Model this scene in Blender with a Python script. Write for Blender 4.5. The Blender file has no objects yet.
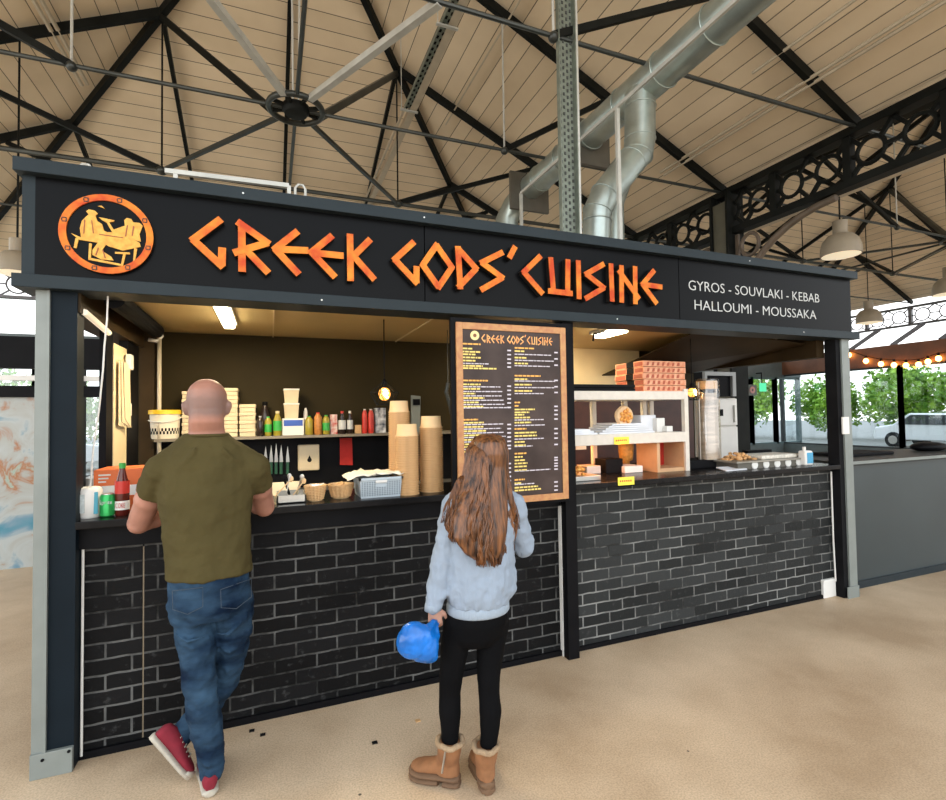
import bpy, bmesh, math, random
from mathutils import Vector, Matrix, noise
random.seed(7)
S = bpy.context.scene
COL = S.collection
PI = math.pi
# ------------------------------------------------------------------ camera
FPX, YAW, PITCH, ROLL = 510.44, .378203, .02949, -.014982
CP = Vector((1.0313, -2.9919, 1.65))
FW = Vector((math.sin(YAW)*math.cos(PITCH), math.cos(YAW)*math.cos(PITCH), math.sin(PITCH)))
_r0 = Vector((math.cos(YAW), -math.sin(YAW), 0)); _u0 = _r0.cross(FW)
RT = _r0*math.cos(ROLL) + _u0*math.sin(ROLL); UP = -_r0*math.sin(ROLL) + _u0*math.cos(ROLL)
cd = bpy.data.cameras.new('camera'); cam = bpy.data.objects.new('camera', cd); COL.objects.link(cam)
m = Matrix((RT, UP, -FW)).transposed().to_4x4(); m.translation = CP; cam.matrix_world = m
cd.sensor_fit = 'HORIZONTAL'; cd.sensor_width = 36; cd.lens = 36*FPX/946; cd.clip_start = .05; cd.clip_end = 300
S.camera = cam
# ------------------------------------------------------------------ world and light
W = bpy.data.worlds.new('world'); S.world = W; W.use_nodes = True
nt = W.node_tree; bg = nt.nodes['Background']
tc = nt.nodes.new('ShaderNodeTexCoord'); sp = nt.nodes.new('ShaderNodeSeparateXYZ'); cr = nt.nodes.new('ShaderNodeValToRGB')
nt.links.new(tc.outputs['Generated'], sp.inputs[0]); nt.links.new(sp.outputs['Z'], cr.inputs[0]); nt.links.new(cr.outputs[0], bg.inputs[0])
cr.color_ramp.elements[0].position = 0; cr.color_ramp.elements[0].color = (1, .99, .96, 1)
cr.color_ramp.elements[1].position = .5; cr.color_ramp.elements[1].color = (.80, .90, 1, 1)
bg.inputs[1].default_value = 1.6
S.view_settings.view_transform = 'Standard'; S.view_settings.look = 'None'; S.view_settings.gamma = 1
S.view_settings.exposure = .75
def lamp(name, kind, loc, power, color=(1, 1, 1), size=1, size_y=None, target=None, parent=None):
    d = bpy.data.lights.new(name, kind); d.energy = power; d.color = color
    if kind == 'AREA':
        d.size = size
        if size_y: d.shape = 'RECTANGLE'; d.size_y = size_y
    elif kind == 'SUN': d.angle = size
    else: d.shadow_soft_size = size
    o = bpy.data.objects.new(name, d); COL.objects.link(o); o.location = loc
    if target: o.rotation_euler = (Vector(target) - Vector(loc)).to_track_quat('-Z', 'Y').to_euler()
    return o
# added area lights, unseen, filling in from behind the camera and its left
lamp('fill_front', 'AREA', (1, -9.5, 3.2), 120, (1, .97, .92), 15, 4.5, (1.5, 2, 2.2))
lamp('fill_side', 'AREA', (-7.5, -2, 2.8), 140, (.95, .98, 1), 9, 4.2, (2, 0, 1.2))

# ------------------------------------------------------------------ helpers
def ray(px, py): return FW + RT*((px-473)/FPX) + UP*((400-py)/FPX)
def onp(ax, px, py, v):
    d = ray(px, py); t = (v-CP[ax])/d[ax]; return CP + d*t
def at(px, py, Y=0.): return onp(1, px, py, Y)      # the point of the plane y = Y seen at a pixel
def fl(px, py, Z=0.): return onp(2, px, py, Z)      # the point of the plane z = Z seen at a pixel
def atx(px, py, X): return onp(0, px, py, X)

ORG = {}
def tag(o, label=None, cat=None, group=None, kind=None):
    if label: o['label'] = label
    if cat: o['category'] = cat
    if group: o['group'] = group
    if kind: o['kind'] = kind
    return o
def thing(name, label, cat, loc=(0, 0, 0), group=None):
    o = bpy.data.objects.new(name, None); COL.objects.link(o); o.location = loc; o.empty_display_size = .1
    ORG[o] = Vector(loc); return tag(o, label, cat, group)
class MB:
    def __init__(s): s.v = []; s.f = []; s.sm = False
    def add(s, vs, fs):
        n = len(s.v); s.v += [Vector(p) for p in vs]; s.f += [tuple(i+n for i in f) for f in fs]; return s
    def box(s, x0, y0, z0, x1, y1, z1):
        return s.add([(x0,y0,z0),(x1,y0,z0),(x1,y1,z0),(x0,y1,z0),(x0,y0,z1),(x1,y0,z1),(x1,y1,z1),(x0,y1,z1)],
                     [(0,3,2,1),(4,5,6,7),(0,1,5,4),(1,2,6,5),(2,3,7,6),(3,0,4,7)])
    def bar(s, p, q, w, h, up=(0, 0, 1)):
        p, q = Vector(p), Vector(q); d = (q-p).normalized(); up = Vector(up)
        a = d.cross(up)
        if a.length < 1e-3: a = d.cross(Vector((1, 0, 0)))
        a.normalize(); b = a.cross(d).normalized(); a *= w/2; b *= h/2
        vs = [p-a-b, p+a-b, p+a+b, p-a+b, q-a-b, q+a-b, q+a+b, q-a+b]
        return s.add(vs, [(0,3,2,1),(4,5,6,7),(0,1,5,4),(1,2,6,5),(2,3,7,6),(3,0,4,7)])
    def tube(s, pts, r, n=8, cap=True, closed=False):
        pts = [Vector(p) for p in pts]; N = len(pts); rs = r if isinstance(r, (list, tuple)) else [r]*N
        vs = []; ref = None
        for i, p in enumerate(pts):
            if closed: d = pts[(i+1) % N]-pts[i-1]
            else: d = pts[min(i+1, N-1)]-pts[max(i-1, 0)]
            if d.length < 1e-9: d = Vector((0, 0, 1))
            d.normalize()
            if ref is None: ref = Vector((0, 0, 1)) if abs(d.z) < .9 else Vector((1, 0, 0))
            a = d.cross(ref)
            if a.length < 1e-4: a = d.cross(Vector((.3, .9, .1)))
            a.normalize(); b = d.cross(a).normalized(); ref = -b if False else a.cross(d)
            for k in range(n):
                t = 2*PI*k/n; vs.append(p + a*math.cos(t)*rs[i] + b*math.sin(t)*rs[i])
        fs = []
        for i in range(N if closed else N-1):
            j = (i+1) % N
            for k in range(n): l = (k+1) % n; fs.append((i*n+k, i*n+l, j*n+l, j*n+k))
        if cap and not closed: fs += [tuple(range(n))[::-1], tuple((N-1)*n+k for k in range(n))]
        return s.add(vs, fs)
    def lathe(s, c, prof, n=20, axis='z', cap=True):
        c = Vector(c); vs = []
        for r, z in prof:
            for k in range(n):
                t = 2*PI*k/n; x, y = r*math.cos(t), r*math.sin(t)
                vs.append(c + (Vector((x, y, z)) if axis == 'z' else Vector((x, z, y)) if axis == 'y' else Vector((z, x, y))))
        fs = []
        for i in range(len(prof)-1):
            for k in range(n): l = (k+1) % n; fs.append((i*n+k, i*n+l, (i+1)*n+l, (i+1)*n+k))
        if cap: fs += [tuple(range(n))[::-1], tuple((len(prof)-1)*n+k for k in range(n))]
        return s.add(vs, fs)
    def prism(s, poly, y0, y1):            # polygon of (x, z) pulled along y
        n = len(poly); vs = [(x, y0, z) for x, z in poly]+[(x, y1, z) for x, z in poly]
        return s.add(vs, [tuple(range(n)), tuple(range(2*n-1, n-1, -1))]+[(i, i+n, (i+1) % n+n, (i+1) % n) for i in range(n)])
    def slab(s, poly, dv):                 # any planar polygon thickened by a vector
        n = len(poly); dv = Vector(dv); vs = [Vector(p) for p in poly]+[Vector(p)+dv for p in poly]
        return s.add(vs, [tuple(range(n))[::-1], tuple(range(n, 2*n))]+[(i, (i+1) % n, (i+1) % n+n, i+n) for i in range(n)])
    def ball(s, c, r, sc=(1, 1, 1), nu=14, nv=9):
        c = Vector(c); prof = [(max(r*math.sin(PI*j/nv), r*.01), -r*math.cos(PI*j/nv)) for j in range(nv+1)]
        vs = []
        for rr, z in prof:
            for k in range(nu): t = 2*PI*k/nu; vs.append(c+Vector((rr*math.cos(t)*sc[0], rr*math.sin(t)*sc[1], z*sc[2])))
        fs = [(i*nu+k, i*nu+(k+1) % nu, (i+1)*nu+(k+1) % nu, (i+1)*nu+k) for i in range(nv) for k in range(nu)]
        fs += [tuple(range(nu))[::-1], tuple(nv*nu+k for k in range(nu))]
        return s.add(vs, fs)
    def loft(s, secs, n=18):               # (centre, side vector, other vector) ellipses joined to a closed skin
        vs = []
        for c, a, b in secs:
            c, a, b = Vector(c), Vector(a), Vector(b)
            for k in range(n): t = 2*PI*k/n; vs.append(c+a*math.cos(t)+b*math.sin(t))
        N = len(secs); fs = [(i*n+k, i*n+(k+1) % n, (i+1)*n+(k+1) % n, (i+1)*n+k) for i in range(N-1) for k in range(n)]
        fs += [tuple(range(n))[::-1], tuple((N-1)*n+k for k in range(n))]
        return s.add(vs, fs)
    def limb(s, pts, rs, n=14, sub=6):     # rounded tapering limb through joints
        P, R_ = [], []
        for i in range(len(pts)-1):
            p, q = Vector(pts[i]), Vector(pts[i+1])
            for k in range(sub): t = k/sub; P.append(p.lerp(q, t)); R_.append(rs[i]*(1-t)+rs[i+1]*t)
        P.append(Vector(pts[-1])); R_.append(rs[-1])
        s.tube(P, R_, n)
        for p, r in zip(pts, rs): s.ball(p, r, nu=12, nv=8)
        return s
    def build(s, name, mat, parent=None, org=None, smooth=False, bevel=0):
        o_ = ORG[parent] if parent is not None else Vector(org) if org is not None else Vector((0, 0, 0))
        me = bpy.data.meshes.new(name); me.from_pydata([tuple(v-o_) for v in s.v], [], s.f); me.update()
        b = bmesh.new(); b.from_mesh(me); bmesh.ops.recalc_face_normals(b, faces=b.faces); b.to_mesh(me); b.free()
        if smooth:
            for p in me.polygons: p.use_smooth = True
        me.materials.append(mat)
        ob = bpy.data.objects.new(name, me); COL.objects.link(ob)
        if parent is not None: ob.parent = parent
        else: ob.location = o_
        ORG[ob] = o_
        if bevel:
            bv = ob.modifiers.new('b', 'BEVEL'); bv.width = bevel; bv.segments = 2; bv.limit_method = 'ANGLE'
        if smooth == 'auto':
            bv = ob.modifiers.new('w', 'EDGE_SPLIT'); bv.split_angle = math.radians(40)
        return ob
def struct(name, mb, mat, **k):
    o = mb.build(name, mat, **k); o['kind'] = 'structure'; return o
def dup(root, loc, label=None, group=None, dz=0):
    r = root.copy(); COL.objects.link(r); r.location = loc
    if dz: r.rotation_euler = (0, 0, dz)
    if label: r['label'] = label
    if group: r['group'] = group
    for ch in root.children:
        c = ch.copy(); COL.objects.link(c); c.parent = r
        for g in ch.children: d = g.copy(); COL.objects.link(d); d.parent = c
    return r

# ------------------------------------------------------------------ materials
def nn(nt, t, **k):
    n = nt.nodes.new(t)
    for a, b in k.items(): setattr(n, a, b)
    return n
def M(name, col, rough=.6, metal=0., var=.12, scale=6., bump=0., bscale=40., emis=None, es=0., spec=.5, trans=0., alpha=1., stretch=(1,1,1), col2=None, coat=0., detail=5, sub=0., bd=.01):
    m = bpy.data.materials.new(name); m.use_nodes = True; nt = m.node_tree; b = nt.nodes['Principled BSDF']; L = nt.links.new
    b.inputs['Roughness'].default_value = rough; b.inputs['Metallic'].default_value = metal
    b.inputs['Specular IOR Level'].default_value = spec; b.inputs['Transmission Weight'].default_value = trans
    b.inputs['Coat Weight'].default_value = coat; b.inputs['Alpha'].default_value = alpha
    if sub: b.inputs['Subsurface Weight'].default_value = sub; b.inputs['Subsurface Radius'].default_value = (.02, .008, .004)
    tc = nn(nt, 'ShaderNodeTexCoord'); mp = nn(nt, 'ShaderNodeMapping'); mp.inputs['Scale'].default_value = stretch; L(tc.outputs['Object'], mp.inputs[0])
    if var or col2:
        no = nn(nt, 'ShaderNodeTexNoise'); no.inputs['Scale'].default_value = scale; no.inputs['Detail'].default_value = detail; L(mp.outputs[0], no.inputs['Vector'])
        r = nn(nt, 'ShaderNodeValToRGB'); L(no.outputs['Fac'], r.inputs[0])
        c2 = col2 if col2 else [min(1, c*(1+var)) for c in col]; c1 = col if col2 else [c*(1-var) for c in col]
        r.color_ramp.elements[0].position = .33; r.color_ramp.elements[0].color = (*c1, 1)
        r.color_ramp.elements[1].position = .67; r.color_ramp.elements[1].color = (*c2, 1); L(r.outputs[0], b.inputs['Base Color'])
    else: b.inputs['Base Color'].default_value = (*col, 1)
    if bump:
        no = nn(nt, 'ShaderNodeTexNoise'); no.inputs['Scale'].default_value = bscale; no.inputs['Detail'].default_value = 4; L(mp.outputs[0], no.inputs['Vector'])
        bp = nn(nt, 'ShaderNodeBump'); bp.inputs['Strength'].default_value = bump; bp.inputs['Distance'].default_value = bd; L(no.outputs['Fac'], bp.inputs['Height']); L(bp.outputs[0], b.inputs['Normal'])
    if emis: b.inputs['Emission Color'].default_value = (*emis, 1); b.inputs['Emission Strength'].default_value = es
    return m
def plank_mat(name, axis, pitch, slope):
    m = M(name, (.60, .50, .375), .75, var=.0); nt = m.node_tree; b = nt.nodes['Principled BSDF']; L = nt.links.new
    tc = nn(nt, 'ShaderNodeTexCoord'); sp = nn(nt, 'ShaderNodeSeparateXYZ'); L(tc.outputs['Object'], sp.inputs[0])
    k = nn(nt, 'ShaderNodeMath', operation='MULTIPLY'); L(sp.outputs[axis], k.inputs[0]); k.inputs[1].default_value = 1/pitch
    fr = nn(nt, 'ShaderNodeMath', operation='FRACT'); L(k.outputs[0], fr.inputs[0])
    seam = nn(nt, 'ShaderNodeMath', operation='LESS_THAN'); L(fr.outputs[0], seam.inputs[0]); seam.inputs[1].default_value = .045
    fo = nn(nt, 'ShaderNodeMath', operation='FLOOR'); L(k.outputs[0], fo.inputs[0])
    wn = nn(nt, 'ShaderNodeTexWhiteNoise', noise_dimensions='1D'); L(fo.outputs[0], wn.inputs['W'])
    no = nn(nt, 'ShaderNodeTexNoise'); no.inputs['Scale'].default_value = 1.3; no.inputs['Detail'].default_value = 6; L(tc.outputs['Object'], no.inputs['Vector'])
    ad = nn(nt, 'ShaderNodeMath', operation='MULTIPLY_ADD'); L(wn.outputs['Value'], ad.inputs[0]); ad.inputs[1].default_value = .35; L(no.outputs['Fac'], ad.inputs[2])
    r = nn(nt, 'ShaderNodeValToRGB'); L(ad.outputs[0], r.inputs[0])
    r.color_ramp.elements[0].position = .3; r.color_ramp.elements[0].color = (.66, .535, .37, 1); r.color_ramp.elements[1].position = 1; r.color_ramp.elements[1].color = (.84, .70, .51, 1)
    mx = nn(nt, 'ShaderNodeMix', data_type='RGBA'); L(seam.outputs[0], mx.inputs['Factor']); L(r.outputs[0], mx.inputs['A']); mx.inputs['B'].default_value = (.13, .105, .075, 1); L(mx.outputs['Result'], b.inputs['Base Color'])
    inv = nn(nt, 'ShaderNodeMath', operation='SUBTRACT'); inv.inputs[0].default_value = 1; L(seam.outputs[0], inv.inputs[1])
    bp = nn(nt, 'ShaderNodeBump'); bp.inputs['Strength'].default_value = .5; bp.inputs['Distance'].default_value = .01; L(inv.outputs[0], bp.inputs['Height']); L(bp.outputs[0], b.inputs['Normal'])
    return m
def brick_mat(name, base=(.016, .017, .018), mortar=(.10, .10, .098)):
    m = M(name, base, .55, var=0, spec=.1); nt = m.node_tree; b = nt.nodes['Principled BSDF']; L = nt.links.new
    tc = nn(nt, 'ShaderNodeTexCoord'); sp = nn(nt, 'ShaderNodeSeparateXYZ'); L(tc.outputs['Object'], sp.inputs[0])
    n0 = nn(nt, 'ShaderNodeTexNoise'); n0.inputs['Scale'].default_value = 9; L(tc.outputs['Object'], n0.inputs['Vector'])
    wob = nn(nt, 'ShaderNodeMath', operation='MULTIPLY_ADD'); L(n0.outputs['Fac'], wob.inputs[0]); wob.inputs[1].default_value = .014; L(sp.outputs['Z'], wob.inputs[2])
    cb = nn(nt, 'ShaderNodeCombineXYZ'); L(sp.outputs['X'], cb.inputs[0]); L(wob.outputs[0], cb.inputs[1])
    br = nn(nt, 'ShaderNodeTexBrick'); L(cb.outputs[0], br.inputs['Vector']); br.inputs['Scale'].default_value = 1
    br.inputs['Brick Width'].default_value = .225; br.inputs['Row Height'].default_value = .078; br.inputs['Mortar Size'].default_value = .0065
    br.inputs['Mortar Smooth'].default_value = .35; br.inputs['Bias'].default_value = -.1
    br.inputs['Color1'].default_value = (*base, 1); br.inputs['Color2'].default_value = (base[0]*2.3, base[1]*2.3, base[2]*2.3, 1)
    n1 = nn(nt, 'ShaderNodeTexNoise'); n1.inputs['Scale'].default_value = 2.3; n1.inputs['Detail'].default_value = 7; n1.inputs['Roughness'].default_value = .65; L(tc.outputs['Object'], n1.inputs['Vector'])
    r1 = nn(nt, 'ShaderNodeValToRGB'); L(n1.outputs['Fac'], r1.inputs[0]); r1.color_ramp.elements[0].position = .40; r1.color_ramp.elements[0].color = (mortar[0]*.25, mortar[1]*.25, mortar[2]*.25, 1); r1.color_ramp.elements[1].position = .60; r1.color_ramp.elements[1].color = (*[c*2.1 for c in mortar], 1)
    mx = nn(nt, 'ShaderNodeMix', data_type='RGBA'); L(br.outputs['Fac'], mx.inputs['Factor']); L(br.outputs['Color'], mx.inputs['A']); L(r1.outputs[0], mx.inputs['B'])
    n2 = nn(nt, 'ShaderNodeTexNoise'); n2.inputs['Scale'].default_value = 14; n2.inputs['Detail'].default_value = 8; n2.inputs['Roughness'].default_value = .75; L(tc.outputs['Object'], n2.inputs['Vector'])
    r2 = nn(nt, 'ShaderNodeValToRGB'); L(n2.outputs['Fac'], r2.inputs[0]); r2.color_ramp.elements[0].position = .58; r2.color_ramp.elements[0].color = (0, 0, 0, 1); r2.color_ramp.elements[1].position = .78; r2.color_ramp.elements[1].color = (.6, .6, .6, 1)
    mx2 = nn(nt, 'ShaderNodeMix', data_type='RGBA'); L(r2.outputs[0], mx2.inputs['Factor']); L(mx.outputs['Result'], mx2.inputs['A']); mx2.inputs['B'].default_value = (.10, .10, .10, 1); L(mx2.outputs['Result'], b.inputs['Base Color'])
    hh = nn(nt, 'ShaderNodeMath', operation='MULTIPLY_ADD'); L(br.outputs['Fac'], hh.inputs[0]); hh.inputs[1].default_value = -1; L(n2.outputs['Fac'], hh.inputs[2])
    bp = nn(nt, 'ShaderNodeBump'); bp.inputs['Strength'].default_value = .7; bp.inputs['Distance'].default_value = .008; L(hh.outputs[0], bp.inputs['Height']); L(bp.outputs[0], b.inputs['Normal'])
    return m
def glass_mat(name, col=(1, 1, 1), f=.1, rough=.02):
    m = bpy.data.materials.new(name); m.use_nodes = True; nt = m.node_tree; nt.nodes.clear()
    o = nn(nt, 'ShaderNodeOutputMaterial'); mx = nn(nt, 'ShaderNodeMixShader'); t = nn(nt, 'ShaderNodeBsdfTransparent'); g = nn(nt, 'ShaderNodeBsdfGlossy')
    t.inputs[0].default_value = (*col, 1); g.inputs['Roughness'].default_value = rough; mx.inputs[0].default_value = f
    nt.links.new(t.outputs[0], mx.inputs[1]); nt.links.new(g.outputs[0], mx.inputs[2]); nt.links.new(mx.outputs[0], o.inputs[0]); return m

def floor_mat():
    m = M('floor_screed', (.4, .33, .24), .5, var=0, spec=.3); nt = m.node_tree; b = nt.nodes['Principled BSDF']; L = nt.links.new
    tc = nn(nt, 'ShaderNodeTexCoord')
    n1 = nn(nt, 'ShaderNodeTexNoise'); n1.inputs['Scale'].default_value = .9; n1.inputs['Detail'].default_value = 8; n1.inputs['Roughness'].default_value = .6; L(tc.outputs['Object'], n1.inputs['Vector'])
    r1 = nn(nt, 'ShaderNodeValToRGB'); L(n1.outputs['Fac'], r1.inputs[0]); r1.color_ramp.elements[0].position = .36; r1.color_ramp.elements[0].color = (.45, .32, .20, 1); r1.color_ramp.elements[1].position = .65; r1.color_ramp.elements[1].color = (.68, .52, .355, 1)
    n2 = nn(nt, 'ShaderNodeTexNoise'); n2.inputs['Scale'].default_value = 120; n2.inputs['Detail'].default_value = 2; L(tc.outputs['Object'], n2.inputs['Vector'])
    r2 = nn(nt, 'ShaderNodeValToRGB'); L(n2.outputs['Fac'], r2.inputs[0]); r2.color_ramp.elements[0].position = .3; r2.color_ramp.elements[0].color = (.72, .72, .72, 1); r2.color_ramp.elements[1].position = .62; r2.color_ramp.elements[1].color = (1.0, 1.0, 1.0, 1)
    mu = nn(nt, 'ShaderNodeMix', data_type='RGBA', blend_type='MULTIPLY'); mu.inputs['Factor'].default_value = 1; L(r1.outputs[0], mu.inputs['A']); L(r2.outputs[0], mu.inputs['B'])
    v = nn(nt, 'ShaderNodeTexVoronoi'); v.inputs['Scale'].default_value = 3.1; L(tc.outputs['Object'], v.inputs['Vector'])
    lt = nn(nt, 'ShaderNodeMath', operation='LESS_THAN'); L(v.outputs['Distance'], lt.inputs[0]); lt.inputs[1].default_value = .022
    m2 = nn(nt, 'ShaderNodeMix', data_type='RGBA'); L(lt.outputs[0], m2.inputs['Factor']); L(mu.outputs['Result'], m2.inputs['A']); m2.inputs['B'].default_value = (.09, .07, .05, 1); L(m2.outputs['Result'], b.inputs['Base Color'])
    bp = nn(nt, 'ShaderNodeBump'); bp.inputs['Strength'].default_value = .1; bp.inputs['Distance'].default_value = .001; L(n2.outputs['Fac'], bp.inputs['Height']); L(bp.outputs[0], b.inputs['Normal'])
    return m
slate = M('slate_paint', (.021, .029, .034), .4, var=.06, bump=.05, spec=.12)
greych = M('grey_channel_steel', (.20, .22, .205), .45, .1, var=.08, bump=.05)
signblk = M('sign_black_gloss', (.0035, .0038, .0045), .3, var=.05, scale=2, spec=.08)
black = M('matt_black', (.005, .005, .006), .5, var=.2, spec=.08)
softblk = M('soft_black', (.009, .009, .01), .7, var=.2, spec=.08)
iron = M('black_iron', (.009, .010, .009), .5, 0, var=.3, scale=4, spec=.1)
steelrod = M('painted_steel_rod', (.045, .05, .046), .35, .4, var=.3, scale=3)
paint_rod = M('pale_grey_paint', (.52, .52, .48), .4, .2, var=.1)
galv = M('galvanised_duct', (.42, .48, .45), .34, .75, var=.14, scale=5)
galvp = M('galvanised_tray', (.21, .24, .20), .45, .4, var=.2, scale=12)
white = M('white_plastic', (.72, .70, .66), .4, var=.04)
cream = M('cream_paint', (.66, .54, .34), .5, var=.05)
creamc = M('cream_conduit', (.52, .45, .34), .5, var=.08)
counter = M('black_counter', (.007, .0065, .007), .25, var=.3, scale=20, spec=.15)
olive_wall = M('olive_brown_wall', (.030, .022, .008), .6, var=.12, scale=2, spec=.1)
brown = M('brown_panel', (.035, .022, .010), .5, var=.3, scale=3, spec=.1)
ceil_k = M('kiosk_ceiling', (.50, .37, .17), .5, var=.06, scale=2)
orange = M('mottled_orange_print', (.50, .055, .012), .5, col2=(.75, .24, .025), scale=11, spec=.2)
letside = M('dark_letter_edge', (.012, .01, .008), .5, var=0)
gold = M('gold_figure_print', (.60, .27, .025), .5, col2=(.75, .42, .06), scale=40)
whitetxt = M('white_lettering', (.55, .56, .55), .5, var=.02)
wood_fr = M('copper_wood_frame', (.42, .17, .07), .5, col2=(.52, .27, .10), scale=30)
menu_bg = M('menu_brown', (.040, .027, .024), .28, col2=(.072, .050, .044), scale=5, coat=.0, spec=.15)
yellowtxt = M('yellow_print', (.82, .62, .16), .5, var=.05)
lilactxt = M('pale_print', (.62, .56, .62), .5, var=.05)
kraft = M('kraft_card', (.60, .36, .16), .7, var=.12, scale=18)
kraft_l = M('kraft_card_pale', (.74, .50, .26), .7, var=.08)
foam = M('cream_foam', (.60, .50, .34), .6, var=.05, scale=12)
steel = M('brushed_steel', (.5, .49, .46), .3, .85, var=.08)
pizza = M('pizza_box_print', (.62, .22, .11), .7, col2=(.74, .40, .24), scale=26)
paper = M('white_paper', (.72, .73, .76), .7, var=.08, bump=.1)
green = M('green_print', (.03, .32, .05), .4, var=.1)
red = M('red_print', (.5, .03, .02), .4, var=.1)
blue = M('blue_print', (.03, .09, .42), .45, var=.1)
yellow = M('yellow_plastic', (.85, .55, .03), .4, var=.05)
oliveoil = M('olive_oil', (.30, .24, .03), .2, var=.1)
spice = M('orange_spice', (.45, .18, .04), .5, var=.2, scale=40)
dkbottle = M('dark_bottle', (.02, .012, .01), .2, var=.1)
knifeg = M('dark_green_handle', (.01, .07, .035), .4, var=.1)
food = M('food_mix', (.55, .16, .02), .6, col2=(.85, .45, .1), scale=50)
amber = M('amber_bulb', (1, .6, .2), .2, emis=(1, .45, .10), es=9)
filament = M('hot_filament', (1, .8, .4), .3, emis=(1, .72, .3), es=22)
tubeglow = M('tube_light', (1, .95, .8), .3, emis=(1, .86, .58), es=14)
clear = glass_mat('clear_glass', (.93, .98, .97), .06)
winglass = glass_mat('window_glass', (.93, .97, .98), .07)
bulbglass = glass_mat('bulb_glass', (1, .8, .5), .12)

# ------------------------------------------------------------------ the hall
struct('floor', MB().box(-60, -40, -.1, 80, 60, 0), floor_mat())
plx_n = plank_mat('roof_planks_across', 'X', .222, 0); ply_n = plank_mat('roof_planks_along', 'Y', .235, 0)
XR, HS, ZE, ZR, YH, YF = 1.31, 6.5, 5.135, 8.19, 3.0, 11.3
KX = (ZR-ZE)/HS; KY = (ZR-ZE)/(YF-YH)
YN = -3.9
T = (0, 0, .09)
for bi, xr in enumerate((XR, XR+2*HS)):
    A = (xr, YH, ZR+.12); eR, eL = (xr+HS, YF, ZE+.12), (xr-HS, YF, ZE+.12)
    struct('ceiling', MB().slab([(xr, YN, ZR+.12), A, eR, (xr+HS, YN, ZE+.12)], T), plx_n)
    struct('ceiling', MB().slab([(xr, YN, ZR+.12), (xr-HS, YN, ZE+.12), eL, A], T), plx_n)
    struct('ceiling', MB().slab([A, eL, eR], T), ply_n)
def roofz(xr, x): return ZR - KX*abs(x-xr)
def hipx(y): return HS*(y-YH)/(YF-YH)
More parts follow.
